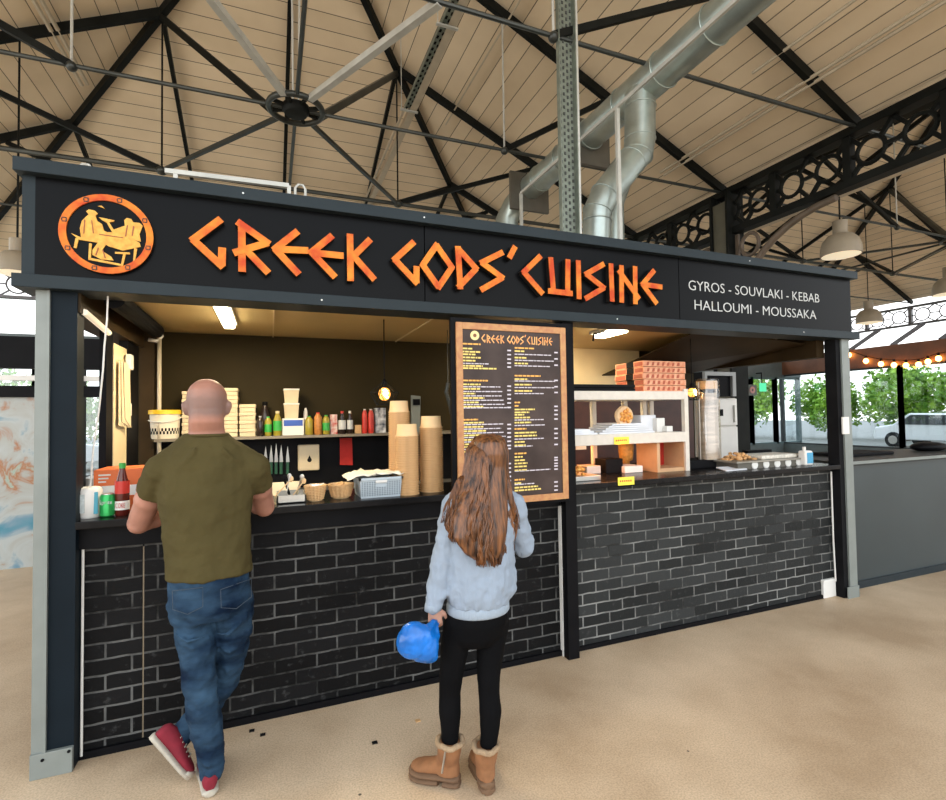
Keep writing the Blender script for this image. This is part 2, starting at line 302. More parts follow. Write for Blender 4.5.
def roof_bay(xr, which):
    pos = 'over the food stall' if which == 0 else 'in the bay beyond the ringed girder'
    for y, nm in ((-5.2, 'far behind the viewpoint'), (-3.1, 'behind the viewpoint'), (-1.05, 'nearest the viewpoint'), (1.0, 'second from the viewpoint'), (3.0, 'carrying the hub ring'), (5.15, 'just behind the hub'), (7.25, 'rearmost')):
        if which == 1 and y < -1.2: continue
        if y < -3: continue
        t = thing('roof_truss', 'black iron roof truss %s, %s' % (pos, nm), 'roof truss', (xr, y, ZE))
        h = hipx(y) if y > YH else 0
        for s in (-1, 1):
            MB().bar((xr+s*h, y, roofz(xr, xr+s*h)), (xr+s*HS, y, ZE+.02), .07, .115).build('rafter', iron, t)
            xs = xr+s*(2.08 if s < 0 else 2.6) if y == YH else xr+s*2.16 if y < YH else xr+s*1.68
            xo = xr+s*4.2
            if y <= YH+.1:
                MB().tube([(xs, y, ZE), (xs, y, roofz(xr, xs)-.05)], .013, 6).build('hanger_rod', paint_rod, t)
                MB().bar((xs, y, ZE), (xo, y, roofz(xr, xo)-.08), .05, .07).build('strut', iron, t)
            else:
                if abs(xo-xr) > h: MB().bar((xs, y, ZE), (xo, y, roofz(xr, xo)-.08), .05, .07).build('strut', iron, t)
                if y < 6:
                    MB().tube([(xs, y, ZE), (xs, y, roofz(xr, xs)-.05)], .013, 6).build('hanger_rod', iron, t)
                    j = MB().ball((xs, y, ZE), .075, (1, 1, .8)).build('joint_ring', steelrod, t, smooth=True)
                    MB().bar((xs, y, ZE+.03), (xr+s*hipx(7.25), 7.25, roofz(xr, xr+s*hipx(7.25))-.06), .06, .06).build('strut', iron, t)
            MB().ball((xs, y, ZE-.01), .05).build('knuckle', steelrod, t, smooth=True)
        MB().tube([(xr-HS, y, ZE), (xr+HS, y, ZE)], .022 if y < 4 else .034 if y < 6 else .02, 8).build('tie_rod', steelrod, t)
    t = thing('hip_rafters', 'black hip rafters and ribs %s' % pos, 'roof rafters', (xr, YH, ZR))
    for s in (-1, 1):
        MB().bar((xr, YH, ZR), (xr+s*HS, YF, ZE), .08, .12).build('hip_rafter', iron, t)
        for y in (5.15, 7.25): 
            x = xr+s*hipx(y); MB().bar((x, y, roofz(xr, x)), (x, YF, ZE), .055, .085).build('rib', iron, t)
    MB().bar((xr, YH, ZR), (xr, YF, ZE), .06, .09).build('rib', iron, t)
    MB().bar((xr, YN, ZR), (xr, YH, ZR), .1, .16).build('ridge_beam', iron, t)
    # central hub: ring, cap, and rods radiating from it
    t = thing('hub_ring', 'round iron hub ring with rods %s' % pos, 'hub ring', (xr, YH, ZE))
    MB().tube([(xr+.29*math.cos(a*PI/16), YH+.29*math.sin(a*PI/16), ZE) for a in range(32)], .034, 8, closed=True).build('ring', steelrod, t, smooth=True)
    MB().lathe((xr, YH, ZE-.07), [(.02, 0), (.12, .01), (.15, .05), (.15, .1), (.06, .14)], 20).build('cap', iron, t, smooth='auto')
    for a in range(8):
        c, s_ = math.cos(a*PI/4+.39), math.sin(a*PI/4+.39)
        MB().bar((xr+.13*c, YH+.13*s_, ZE), (xr+.28*c, YH+.28*s_, ZE), .025, .04).build('spoke', iron, t)
    for s in (-1, 1):
        for dy, r, mt in ((2.15, .024, steelrod), (-2.0, .034, paint_rod)):
            x1 = xr+s*(1.68 if dy > 0 else 1.06); k = .29/math.hypot(x1-xr, dy)
            MB().bar((xr+(x1-xr)*k, YH+dy*k, ZE), (x1, YH+dy, ZE), r*1.9, r*1.9).build('radiating_rod', mt, t)
        x = xr+s*hipx(5.15)
        MB().bar((xr+s*.22, YH+.18, ZE+.02), (x, 5.15, roofz(xr, x)-.07), .06, .085).build('hip_strut', iron if s < 0 else steelrod, t)
        MB().tube([(xr+s*.03, YH, ZE), (xr+s*.05, YH-.25, ZR-.15)], .012, 6).build('hanger_rod', paint_rod, t)
    MB().tube([(xr, YH-.29, ZE), (xr, YN+.3, ZE)], .022, 8).build('radiating_rod', steelrod, t)
    MB().tube([(xr, YH+.29, ZE), (xr, YF, ZE)], .022, 8).build('radiating_rod', steelrod, t)
roof_bay(XR, 0); roof_bay(XR+2*HS, 1)

# ringed lattice girders
def ringed(p, q, z0, z1, name, label, mat, pan=1.02, rings=2, rt=.028, ch=.10):
    p, q = Vector(p), Vector(q); L = (q-p).length; d = (q-p)/L; n = Vector((-d.y, d.x, 0)); N = max(1, round(L/pan)); g = L/N
    t = thing(name, label, 'girder', (p.x, p.y, z0))
    def P(s, z, o=0): return Vector((p.x+d.x*s+n.x*o, p.y+d.y*s+n.y*o, z))
    MB().bar(P(0, z1-ch/2), P(L, z1-ch/2), .16, ch).build('top_chord', mat, t)
    MB().bar(P(0, z0+ch/2), P(L, z0+ch/2), .16, ch).build('bottom_chord', mat, t)
    w = MB(); hz = (z1-z0-2*ch); zc = (z0+z1)/2; R = min(hz*.40, g/(rings*2)*.62)
    for i in range(N+1): w.bar(P(i*g, z0), P(i*g, z1), .11, .09, up=d)
    for i in range(N):
        cs = [i*g+g*(k+.5)/rings for k in range(rings)]
        for c in cs:
            w.tube([P(c+R*math.cos(a*PI/10), zc+R*math.sin(a*PI/10)) for a in range(20)], rt, 6, closed=True)
            for sx in (-1, 1):
                w.bar(P(c+sx*R*.7, zc+R*.7), P(c+sx*g/rings*.48, z1-ch), rt*1.6, rt*1.6)
                w.bar(P(c+sx*R*.7, zc-R*.7), P(c+sx*g/rings*.48, z0+ch), rt*1.6, rt*1.6)
                w.bar(P(c+sx*R, zc), P(c+sx*g/rings*.5, zc), rt*1.5, rt*1.5)
    w.build('ring_web', mat, t)
    return t
XG = XR+HS
ringed((XG, -7, 0), (XG, YF, 0), 4.42, ZE+.03, 'ringed_girder', 'heavy black cast-iron girder with pierced rings between the two roof bays', iron)
t = thing('iron_column', 'olive grey box column rising behind the sign to the ringed girder', 'column', (XG, 3, 0))
colp = M('olive_grey_paint', (.085, .08, .055), .5, var=.1)
MB().box(XG-.13, 2.86, 0, XG+.13, 3.14, 4.95).build('shaft', colp, t)
for sy in (-1, 1): MB().box(XG-.17, 3+sy*.155-.02, 0, XG+.17, 3+sy*.155+.02, 5.1).build('flange', iron, t)
archm = M('brown_arch_edge', (.12, .09, .065), .5, var=.2)
for s in (-1, 1):
    w = MB(); pts = [(XG, 3+s*(.2+1.5*(1-math.cos(a*PI/20))), 3.1+1.28*math.sin(a*PI/20)) for a in range(11)]
    w.tube(pts, .05, 8)
    w.tube([(XG, 3+s*.42+.15*math.cos(a*PI/8), 4.18+.17*math.sin(a*PI/8)) for a in range(16)], .03, 6, closed=True)
    w.tube([(XG, 3+s*.29+.06*math.cos(a*PI/8), 3.8+.10*math.sin(a*PI/8)) for a in range(16)], .022, 6, closed=True)
    w.bar((XG, 3+s*.2, 3.1), (XG, 3+s*.2, 4.4), .06, .04)
    w.build('arch_brace', archm, t, smooth=False)
grp = M('grey_iron', (.14, .135, .145), .5, .2, var=.1)
ringed((XR-HS, YF, 0), (XR+3*HS-.12, YF, 0), 4.4, 5.05, 'ringed_girder', 'thin grey girder of rings along the far end of the hall', grp, 1.3, 2, .02, .06)
ringed((XR+3*HS, YF, 0), (XR+3*HS, -6, 0), 4.4, 5.05, 'ringed_girder', 'thin grey girder of rings along the right side of the hall, above the festoon lights', grp, 1.3, 2, .02, .06)

# glazed far end and right side
darkfr = M('dark_window_frame', (.03, .036, .04), .4, .2, var=.1); beamb = M('brown_timber_beam', (.14, .055, .025), .5, var=.25, scale=2); beamg = M('grey_beam', (.09, .115, .12), .45, var=.1)
tealg = M('teal_grey_frame', (.08, .12, .13), .4, var=.1)
XS = XR+3*HS
struct('trim_1', MB().box(XR-HS, YF-.15, 2.95, XS, YF+.15, 3.6), beamg)
struct('trim_2', MB().box(XS-1.05, -6, 3.05, XS-.75, YF, 3.72), beamb)
struct('trim_3', MB().box(XR-HS, YF-.08, 0, XS, YF+.08, .35), beamg)
struct('trim_4', MB().box(XS-1.0, -6, 0, XS-.8, YF, .35), beamg)
def window(n, p, q, z0, z1, fm=darkfr, w=.09):
    p, q = Vector(p), Vector(q)
    t = bpy.data.objects.new('window_%d' % n, None); COL.objects.link(t); t.location = p; ORG[t] = p.copy(); t['kind'] = 'structure'
    f = MB(); U = Vector((0, 0, 1))
    for a, b in ((p+U*z0, q+U*z0), (p+U*z1, q+U*z1)): f.bar(a, b, w, w)
    for c in (p, q): f.bar(c+U*z0, c+U*z1, w, w, up=(q-p).normalized())
    f.build('window_frame', fm, t)
    d = (q-p).normalized().cross(U)*.006
    MB().slab([p+U*z0+d, q+U*z0+d, q+U*z1+d, p+U*z1+d], -2*d).build('pane', winglass, t)
n = 1; x = XR-HS
while x < XS-.5:
    window(n, (x, YF, 0), (min(x+1.3, XS), YF, 0), .35, 2.95, tealg if x > 12 else darkfr, .14 if x > 12 else .09); n += 1; x += 1.3
y = YF
while y > -1:
    window(n, (XS-.9, y, 0), (XS-.9, y-2.05, 0), .35, 3.05, darkfr, .12); n += 1; y -= 2.05
# raking bars of the upper glazing
t = thing('clerestory', 'slanted grey glazing bars above the brown beam on the right side', 'glazing', (XS-.9, 3, 3.72)); y = YF
while y > -5: MB().bar((XS-.9, y, 3.72), (XS-.1, y-.5, 4.40), .08, .12).build('glazing_bar', grp, t); y -= 1.3
t = thing('clerestory', 'upright grey glazing bars above the beam at the far end of the hall', 'glazing', (3, YF, 3.6)); x = XR-HS+.1
while x < XS: MB().bar((x, YF, 3.6), (x, YF, 4.40), .07, .1, up=(1, 0, 0)).build('glazing_bar', grp, t); x += 1.3

# ------------------------------------------------------------------ kiosk shell
KL = 5.851; KB = 1.62
t = thing('kiosk_post', 'left corner post of the stall, dark slate with grey steel channel and foot plate', 'post', (0, 0, 0))
MB().box(.045, .012, 0, .16, .11, 2.28).build('shaft', M('navy_slate', (.006, .011, .016), .5, var=.1, spec=.1), t)
MB().box(0, .014, 0, .014, .13, 2.28).box(0, 0, 0, .044, .014, 2.28).box(.044, -.006, 0, .056, .011, 2.28).build('steel_channel', greych, t)
MB().box(-.002, -.01, 0, .16, .012, .115).build('foot_plate', greych, t, bevel=.002)
for x, z in ((.047, .085), (.147, .1)): MB().lathe((x, -.014, z), [(.007, 0), (.007, .006)], 10, 'y').build('screw', black, t)
t = thing('kiosk_post', 'middle post of the stall, black, directly right of the menu board', 'post', (2.9, 0, 0))
MB().box(2.883, 0, 0, 2.967, .1, 2.28).build('shaft', black, t)
MB().box(2.877, .06, 0, 2.883, .094, 1.08).build('edge_strip', white, t)
t = thing('kiosk_post', 'right corner post of the stall with pale grey steel channel', 'post', (5.75, 0, 0))
MB().box(5.69, .010, 0, 5.829, .11, 2.28).build('shaft', softblk, t)
MB().box(5.745, -.006, 0, 5.845, .009, 2.28).box(5.83, .009, 0, 5.845, .12, 2.28).build('steel_channel', greych, t)
MB().box(5.70, -.016, 0, 5.85, -.006, .10).build('foot_plate', greych, t, bevel=.002)
a = at(842, 417); b = at(846, 434); MB().box(a.x-.01, -.012, b.z, b.x+.03, .0, a.z).build('tag', white, t)

# fascia with its panels, flanges and writing
F0, F1 = -.075, 5.93
t = thing('fascia_sign', 'long black fascia sign above the stall with orange angular letters', 'sign', (F0, 0, 2.28))
MB().box(F0, -.05, 2.818, F1, .16, 2.884).build('top_flange', slate, t, bevel=.003)
MB().box(F0, -.05, 2.275, F1, .16, 2.338).build('bottom_flange', slate, t, bevel=.003)
MB().box(F0+.02, .0, 2.338, F0+.07, .14, 2.818).build('end_stile', slate, t)
for x0, x1 in ((F0+.07, 1.911), (1.917, 3.912), (3.918, F1-.03)): MB().box(x0, .0, 2.338, x1, .03, 2.818).build('sign_panel', signblk, t)
for x, z in ((.9, 2.85), (1.9, 2.85), (3.3, 2.31), (1.3, 2.305), (4.6, 2.85), (5.2, 2.305)): MB().lathe((x, -.053, z), [(.005, 0), (.005, .004)], 8, 'y').build('screw', steel, t)
def cv(ox, oy, sc): return lambda p: at(ox+p[0]/sc, oy+p[1]/sc, -.04)
A_, B_, C_, D_ = cv(180, 200, 7.883), cv(290, 210, 7.883), cv(380, 220, 6.307), cv(510, 235, 5.565)
LET = [(A_, [[(320,155),(105,315),(328,520)], [(330,515),(333,395)]]),
       (A_, [[(487,195),(490,550)], [(455,175),(690,340),(440,415)], [(520,395),(685,565)]]),
       (A_, [[(925,250),(750,388),(925,575)], [(760,390),(995,400)]]),
       (B_, [[(330,205),(170,335),(345,520)], [(185,340),(405,362)]]),
       (B_, [[(472,195),(477,545)], [(630,235),(500,365),(655,540)]]),
       (C_, [[(212,140),(92,250),(228,395)], [(228,395),(229,305)]]),
       (C_, [[(355,160),(452,300),(368,425),(268,285),(355,160)]]),
       (C_, [[(490,170),(505,425)], [(490,180),(605,308),(498,420)]]),
       (C_, [[(772,205),(640,270),(770,365),(642,438)]]),
       (C_, [[(850,170),(818,232)]]),
       (D_, [[(168,118),(75,208),(175,322)]]),
       (D_, [[(225,128),(240,312)], [(213,312),(338,326)], [(320,140),(318,330)]]),
       (D_, [[(378,145),(383,348)]]),
       (D_, [[(520,162),(422,218),(520,295),(422,352)]]),
       (D_, [[(560,162),(567,362)]]),
       (D_, [[(618,172),(620,368)], [(603,198),(712,350)], [(693,178),(695,377)]]),
       (D_, [[(800,198),(735,275),(810,377)], [(740,276),(837,290)]])]
for fn, strokes in LET:
    w, e = MB(), MB(); k = 0; seg = 0
    for st in strokes:
        P = [fn(p) for p in st]; k += 1
        for i in range(len(P)-1):
            d = (P[i+1]-P[i]).normalized(); y = -.046-.0009*seg; seg += 1
            p0, p1 = P[i]-d*.004, P[i+1]+d*.012
            p0.y = p1.y = y; pass
            u = Vector((-d.z, 0, d.x)); 
            for mb, ya, yb, hw in ((w, y, y+.006, .0185), (e, y+.006, -.0, .0175)):
                q = [p0+u*hw, p1+u*hw, p1-u*hw, p0-u*hw]
                mb.add([(v.x, ya, v.z) for v in q]+[(v.x, yb, v.z) for v in q], [(0,1,2,3),(7,6,5,4),(0,4,5,1),(1,5,6,2),(2,6,7,3),(3,7,4,0)])
    l = w.build('letter', orange, t); ORG[l] = ORG[t]; e.build('letter_return', letside, l)
def text(s, x0, z0, x1, h, y, mat, parent, name='lettering', depth=.002):
    c = bpy.data.curves.new('txt', 'FONT'); c.body = s; c.size = 1; c.offset = -.010; c.extrude = .01; c.resolution_u = 3
    o = bpy.data.objects.new('txt', c); COL.objects.link(o); dg = bpy.context.evaluated_depsgraph_get(); dg.update()
    me = bpy.data.meshes.new_from_object(o.evaluated_get(dg)); COL.objects.unlink(o); bpy.data.objects.remove(o)
    xs = [v.co.x for v in me.vertices]; ys = [v.co.y for v in me.vertices]; a, b = min(xs), max(xs); c0, c1 = min(ys), max(ys)
    mb = MB(); mb.add([(x0+(v.co.x-a)/(b-a)*(x1-x0), y-(v.co.z+.01)/.02*depth, z0+(v.co.y-c0)/(c1-c0)*h) for v in me.vertices], [tuple(p.vertices) for p in me.polygons])
    return mb.build(name, mat, parent)
a, b = at(688.5, 291, 0), at(819, 299, 0); text('GYROS - SOUVLAKI - KEBAB', a.x, at(690, 290, 0).z, b.x, .075, -.001, whitetxt, t)
a, b = at(694.5, 310, 0), at(816, 317, 0); text('HALLOUMI - MOUSSAKA', a.x, at(695, 309.5, 0).z, b.x, .075, -.001, whitetxt, t)
# round emblem: ring with small key marks, two banqueters on a couch
ex, ez, er = .289, 2.566, .196
def disc(mb, cx, cz, r0, r1, y0, y1, n=48):
    vs = []; fs = []
    for k in range(n):
        a = 2*PI*k/n; c, s = math.cos(a), math.sin(a)
        vs += [(cx+r0*c, y0, cz+r0*s), (cx+r1*c, y0, cz+r1*s), (cx+r1*c, y1, cz+r1*s), (cx+r0*c, y1, cz+r0*s)]
    for k in range(n):
        a, b = 4*k, 4*((k+1) % n); fs += [(a, a+1, b+1, b), (a+1, a+2, b+2, b+1), (a+2, a+3, b+3, b+2), (a+3, a, b, b+3)]
    return mb.add(vs, fs)
em = disc(MB(), ex, ez, .0, er, -.02, 0).build('emblem', signblk, t); ORG[em] = ORG[t]
disc(MB(), ex, ez, er*.845, er, -.028, -.02).build('emblem_ring', orange, em)
k_ = MB()
for i in range(8):
    a = i*PI/4+.5; c = (ex+er*.92*math.cos(a), ez+er*.92*math.sin(a)); q = .009
    for dx, dz, ww, hh in ((0, q, q, .002), (0, -q, q, .002), (q, 0, .002, q), (-q, 0, .002, q*.6)): k_.box(c[0]+dx-ww, -.030, c[1]+dz-hh, c[0]+dx+ww, -.028, c[1]+dz+hh)
k_.build('key_marks', letside, em)
def epoly(pts):   # emblem units: crop pixels
    return [(ex+(x-440)/361*er, ez-(y-425)/313*er*1.0-(x-440)/361*.0) for x, y in pts]
figs = [[(245,470),(235,400),(250,340),(285,300),(300,285),(280,262),(300,245),(345,250),(368,270),(350,290),(365,330),(400,350),(415,400),(440,410),(560,400),(600,420),(690,470),(700,500),(640,520),(560,545),(450,520),(430,510),(400,560),(470,600),(490,630),(400,630),(330,600),(330,560),(370,500),(230,490),(170,445)],
        [(375,298),(495,310),(490,320),(455,330),(470,355),(490,385),(540,360),(575,345),(570,300),(590,280),(625,285),(640,310),(690,310),(715,330),(690,400),(700,460),(600,440),(540,420),(480,410),(455,370),(435,335),(400,318)],
        [(205,480),(228,485),(212,560),(192,555)], [(648,515),(672,520),(652,635),(640,632)], [(305,510),(325,512),(318,628),(300,626)], [(565,560),(585,562),(562,668),(545,668)],
        [(300,622),(560,655),(560,670),(300,640)], [(500,560),(615,555),(615,570),(500,575)], [(368,212),(395,205),(420,225),(395,218)]]
w = MB()
for i, q in enumerate(figs): w.prism(epoly(q), -.026-.0006*(i % 3), -.0202)
w.build('emblem_figures', gold, em)
w = MB()
for q in ([(268,330),(275,330),(268,440),(262,440)], [(320,330),(326,330),(340,430),(333,430)], [(590,340),(600,340),(585,430),(578,430)], [(640,340),(650,345),(636,420),(628,420)], [(380,430),(560,440),(560,445),(380,436)], [(370,540),(378,540),(360,600),(352,600)], [(405,555),(412,553),(430,615),(422,617)]): w.prism(epoly(q), -.0285, -.026)
w.build('emblem_lines', M('emblem_brown_line', (.28, .07, .02), .5, var=0), em)

# front walls of the stall
bm1, bm2 = brick_mat('black_painted_brick', (.004, .004, .0043), (.055, .055, .053)), brick_mat('charcoal_brick_slips', (.017, .018, .018), (.11, .11, .105))
t = thing('brick_counter', 'black painted brick-pattern counter front under the left serving hatch', 'counter front', (1.5, .1, 0))
MB().box(.16, .095, 0.02, .42, .16, 1.125).build('brick_panel', bm1, t); MB().box(.427, .095, 0.02, 2.883, .16, 1.125).build('brick_panel', bm1, t)
MB().box(.42, .098, .02, .427, .16, 1.0).build('joint_strip', M('joint_beige', (.22, .17, .11), .6, var=.1), t)
MB().box(.16, .075, 0, 2.883, .13, .035).build('kick_strip', black, t)
MB().box(.16, .06, 1.02, 2.883, .12, 1.126).build('top_rail', black, t)
t = thing('brick_counter', 'charcoal brick-pattern counter front under the right serving hatch', 'counter front', (4.3, .1, 0))
MB().box(2.967, .095, 0.02, 5.69, .16, 1.125).build('brick_panel', bm2, t); MB().box(2.967, .08, 0, 5.69, .13, .03).build('kick_strip', black, t)
for x0, x1, nm in ((.16, 2.883, 'left'), (2.967, 5.69, 'right')):
    tag(MB().box(x0, -.0, 1.127, x1, .55, 1.165).build('countertop', counter, org=((x0+x1)/2, 0, 1.127), bevel=.004), 'glossy black countertop of the %s serving hatch' % nm, 'countertop')
tag(MB().tube([(.172, .075, .02), (.172, .078, 1.12)], .006, 6).build('white_cable', white, org=(.172, .07, 0)), 'thin white cable running down beside the left corner post', 'cable')
tag(MB().tube([at(108, 295, .05), at(107, 320, .05), at(104.5, 345, .06), at(103, 370, .06), at(99, 410, .08), at(93, 450, .1), at(91, 480, .1), (.185, .09, 1.17)], .0042, 6).build('white_cable', white, org=(.3, .05, 2.2)), 'loose white cable hanging in the left serving hatch', 'cable')
# box and cable at the foot of the right post
o = thing('junction_box', 'white plastic box on the floor at the foot of the right post', 'box', (5.6, .05, 0))
a, b = fl(820, 598), fl(834, 595.5)
MB().box(a.x+.01, a.y-.03, 0, b.x, a.y+.06, .155).build('box_body', white, o, bevel=.006); MB().box(a.x+.006, a.y-.034, .13, b.x+.004, a.y+.064, .16).build('lid', white, o, bevel=.003)
tag(MB().tube([(5.655, .06, .16), (5.66, .07, .5), (5.67, .075, 1.1)], .007, 6).build('white_cable', white, org=(5.65, .06, .1)), 'white cable rising from the box on the floor to the right counter', 'cable')

# interior shell
struct('wall_back', MB().box(.06, KB, 0, 5.66, KB+.06, 2.82), olive_wall)
struct('ceiling', MB().box(.0, .16, 2.34, 5.85, KB+.06, 2.40), ceil_k)
struct('ceiling', MB().box(-.07, .165, 2.82, 5.9, 2.15, 2.86), softblk)
struct('trim_5', MB().box(1.05, .17, 2.332, 1.06, KB, 2.342).box(2.1, .17, 2.332, 2.11, KB, 2.342), cream)
struct('wall_left', MB().box(.02, .11, 0, .14, KB, 1.12), black)
struct('wall_right', MB().box(5.66, .11, 0, 5.74, KB, 1.12), softblk)
tag(MB().box(.02, .02, 2.18, .17, KB, 2.335).build('header_panel', brown, org=(.1, .5, 2.2)), 'dark brown header along the left side opening of the stall', 'panel')
tag(MB().tube([(.175, .06, 2.19), (.175, .47, 2.15)], .016, 8).build('strip_light', M('pale_strip', (.85, .78, .66), .4, emis=(1, .85, .6), es=.25), org=(.175, .06, 2.19)), 'slim pale strip under the header at the left side opening', 'light strip')
tag(MB().tube([(.27, .18, 2.29), (.27, 1.25, 2.29)], .05, 14).build('roller_shutter', softblk, org=(.27, .18, 2.29)), 'dark rolled-up shade below the ceiling on the left', 'roller shade')
struct('trim_6', MB().box(.115, .53, 1.12, .15, .66, 2.2), black)
tag(MB().box(.12, .68, 1.2, .15, .98, 2.12).build('side_board', cream, org=(.1, .8, 1.2)), 'cream board filling the rear half of the left side opening', 'board')
o = thing('paper_sheets', 'limp cream paper sheets hanging from a clip on the left side board', 'paper', (.18, .8, 1.6))
w = MB()
for i in range(3):
    x = .165+.006*i; w.slab([(x, .72+.05*i, 1.62+.02*i), (x+.01, .92, 1.60), (x, .93, 2.0), (x, .72+.03*i, 2.02)], (.002, 0, 0))
w.build('sheet', foam, o); MB().box(.16, .90, 1.98, .19, .98, 2.08).build('clip', white, o, bevel=.005); MB().box(.16, .95, 1.68, .175, 1.0, 1.76).build('label', white, o)
struct('trim_7', MB().box(.10, 1.0, 1.12, .15, 1.3, 2.3), black)
o = thing('corner_conduit', 'brown boxed pipe in the rear left corner with white elbow on top', 'pipe', (.2, 1.45, 1.1))
MB().box(.14, 1.38, 1.1, .235, 1.60, 2.30).build('casing', brown, o); MB().tube([(.27, 1.36, 1.1), (.27, 1.36, 2.26)], .014, 8).build('pipe', creamc, o, smooth=True)
MB().tube([(.20, 1.36, 2.24), (.26, 1.36, 2.23), (.285, 1.36, 2.27), (.27, 1.36, 2.31), (.22, 1.36, 2.325)], .014, 8).build('elbow', white, o, smooth=True)
# fittings on the ceiling
def batten(xc, y0, y1, label, ws=.07):
    o = thing('ceiling_light', label, 'light', (xc, y0, 2.33))
    MB().box(xc-ws*.7, y0-.02, 2.315, xc+ws*.7, y1+.02, 2.34).build('housing', white, o)
    MB().box(xc-ws/2, y0, 2.285, xc+ws/2, y1, 2.315).build('diffuser', tubeglow, o, bevel=.01)
    return o
batten(.765, .28, .98, 'glowing batten light on the kiosk ceiling above the bald man')
batten(3.62, .30, .62, 'glowing light on the kiosk ceiling above the pizza boxes', .11)
lamp('batten_glow', 'AREA', (.77, .62, 2.27), 15, (1, .80, .48), .5, .25, (.77, .7, 0))
lamp('batten_glow', 'AREA', (3.45, .95, 2.27), 13, (1, .80, .48), .4, .3, (3.5, 1.5, 0))
tag(MB().tube([at(593, 341, .35), at(594, 334, .35), at(610, 330, .5)], .008, 6).build('light_bracket', black, org=(3.4, .35, 2.3)), 'thin black bracket beside the ceiling light in the right hatch', 'bracket')
struct('trim_8', MB().box(5.60, .12, 2.12, 5.70, KB, 2.36), brown)
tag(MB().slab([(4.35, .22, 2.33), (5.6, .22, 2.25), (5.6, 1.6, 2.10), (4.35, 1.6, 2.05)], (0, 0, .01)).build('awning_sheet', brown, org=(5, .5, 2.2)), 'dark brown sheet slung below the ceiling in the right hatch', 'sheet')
tag(MB().box(3.0, KB-.03, 1.9, 4.85, KB, 2.338).build('cream_board', M('cream_board', (.75, .60, .36), .5, var=.04), org=(3.5, KB-.03, 1.2)), 'cream board on the back wall of the right hatch', 'board')
tag(MB().box(2.95, KB-.04, 1.1, 5.6, KB-.001, 1.9).build('lower_wall_board', M('maroon_board', (.05, .015, .01), .5, var=.3), org=(3.5, KB-.04, 1.1)), 'dark maroon board on the back wall behind the gantry', 'board')
tag(MB().box(.24, 1.56, 1.0, 2.9, KB-.001, 1.49).build('splashback', black, org=(1.5, 1.56, 1.0)), 'black splashback under the rear shelf', 'splashback')
tag(MB().box(.24, 1.0, 1.0, 2.9, 1.56, 1.06).build('rear_worktop', steel, org=(1.5, 1.3, 1.0), bevel=.004), 'pale steel rear worktop in the left kitchen', 'worktop')
tag(MB().box(.24, 1.34, 1.487, 2.88, KB-.001, 1.508).build('rear_shelf', M('grey_shelf', (.20, .17, .13), .5, var=.1), org=(1.5, 1.34, 1.487)), 'long grey shelf on the dark back wall', 'shelf')

# grey counter panel right of the stall
o = thing('counter_block', 'smooth slate-grey counter block to the right of the stall', 'counter', (6.5, .3, 0))
pg = M('slate_panel', (.027, .039, .043), .35, var=.12, scale=1.5)
MB().box(5.90, .13, .06, 8.05, .2, 1.13).build('front_panel', pg, o); MB().box(5.92, .2, 0, 8.03, .78, 1.13).build('body', pg, o); MB().box(5.90, .115, 0, 8.05, .14, .065).build('skirting', slate, o)
MB().box(5.88, .09, 1.13, 8.05, .8, 1.17).build('top', M('pale_top', (.04, .042, .04), .5, var=.05, spec=.1), o); MB().box(5.862, .1, 0, 5.90, .2, 1.14).build('edge_strip', greych, o); MB().box(5.90, .082, 1.145, 8.05, .09, 1.172).build('lip', greych, o)
# ------------------------------------------------------------------ things under the roof
def roofhit(px, py, xr=XR):
    s = 1 if px > 295 else -1; d = ray(px, py); nx = KX*s
    return CP + d*((ZR-CP.z + nx*(xr-CP.x))/(d.z+nx*d.x))
DY = 1.2; b0 = at(640, 88, DY); XM, ZM = b0.x+.05, b0.z+.02
t = thing('ventilation_duct', 'large galvanised spiral duct running away under the roof, branch dropping to the stall', 'duct', (XM, DY, ZM))
y1 = atx(528, 195, XM).y
MB().tube([(XM, -2.6, ZM), (XM, y1, ZM)], .178, 28).build('main_pipe', galv, t, smooth='auto')
w = MB()
y = -2.2
while y < y1: w.tube([(XM+.184*math.cos(a*PI/14), y, ZM+.184*math.sin(a*PI/14)) for a in range(28)], .008, 5, closed=True); y += .62
w.build('seam_ring', galv, t, smooth=True)
e = [(XM, y1, ZM), (XM-.02, y1+.18, ZM-.03), (XM-.08, y1+.33, ZM-.14), (XM-.16, y1+.42, ZM-.33), (XM-.16, y1+.42, ZM-.75)]
MB().tube(e, .178, 24).build('end_elbow', galv, t, smooth='auto')
dk = M('dull_plate', (.12, .11, .09), .5, .3, var=.1)
for yy in (y1-.1, y1-1.6): MB().box(XM-.34, yy, ZM-.36, XM+.30, yy+.05, ZM+.2).build('square_plate', dk, t)
pa, pb, pc, pd = at(640, 108, DY), at(640, 150, DY), at(598, 204, DY), at(595, 262, DY)
br = [b0+Vector((0, 0, -.05)), pa, pa.lerp(pb, .75), pb+Vector((-.03, 0, -.06)), pb.lerp(pc, .2), pb.lerp(pc, .85), pc+Vector((-.01, 0, -.08)), pc.lerp(pd, .3), Vector((pd.x, DY, 2.87))]
MB().tube(br, [.155, .155, .155, .152, .150, .145, .142, .138, .138], 26).build('branch_pipe', galv, t, smooth='auto')
w = MB()
for i in (1, 2, 3, 4, 5, 6, 7):
    p = br[i]; d = (br[i+1]-br[i-1]).normalized(); a = d.cross(Vector((0, 1, 0))).normalized(); b = Vector((0, 1, 0))
    rr = .160-.0028*i; w.tube([p+a*rr*math.cos(k*PI/12)+b*rr*math.sin(k*PI/12) for k in range(24)], .007, 5, closed=True)
w.build('seam_ring', galv, t, smooth=True)
p = at(613, 235, 1.9)
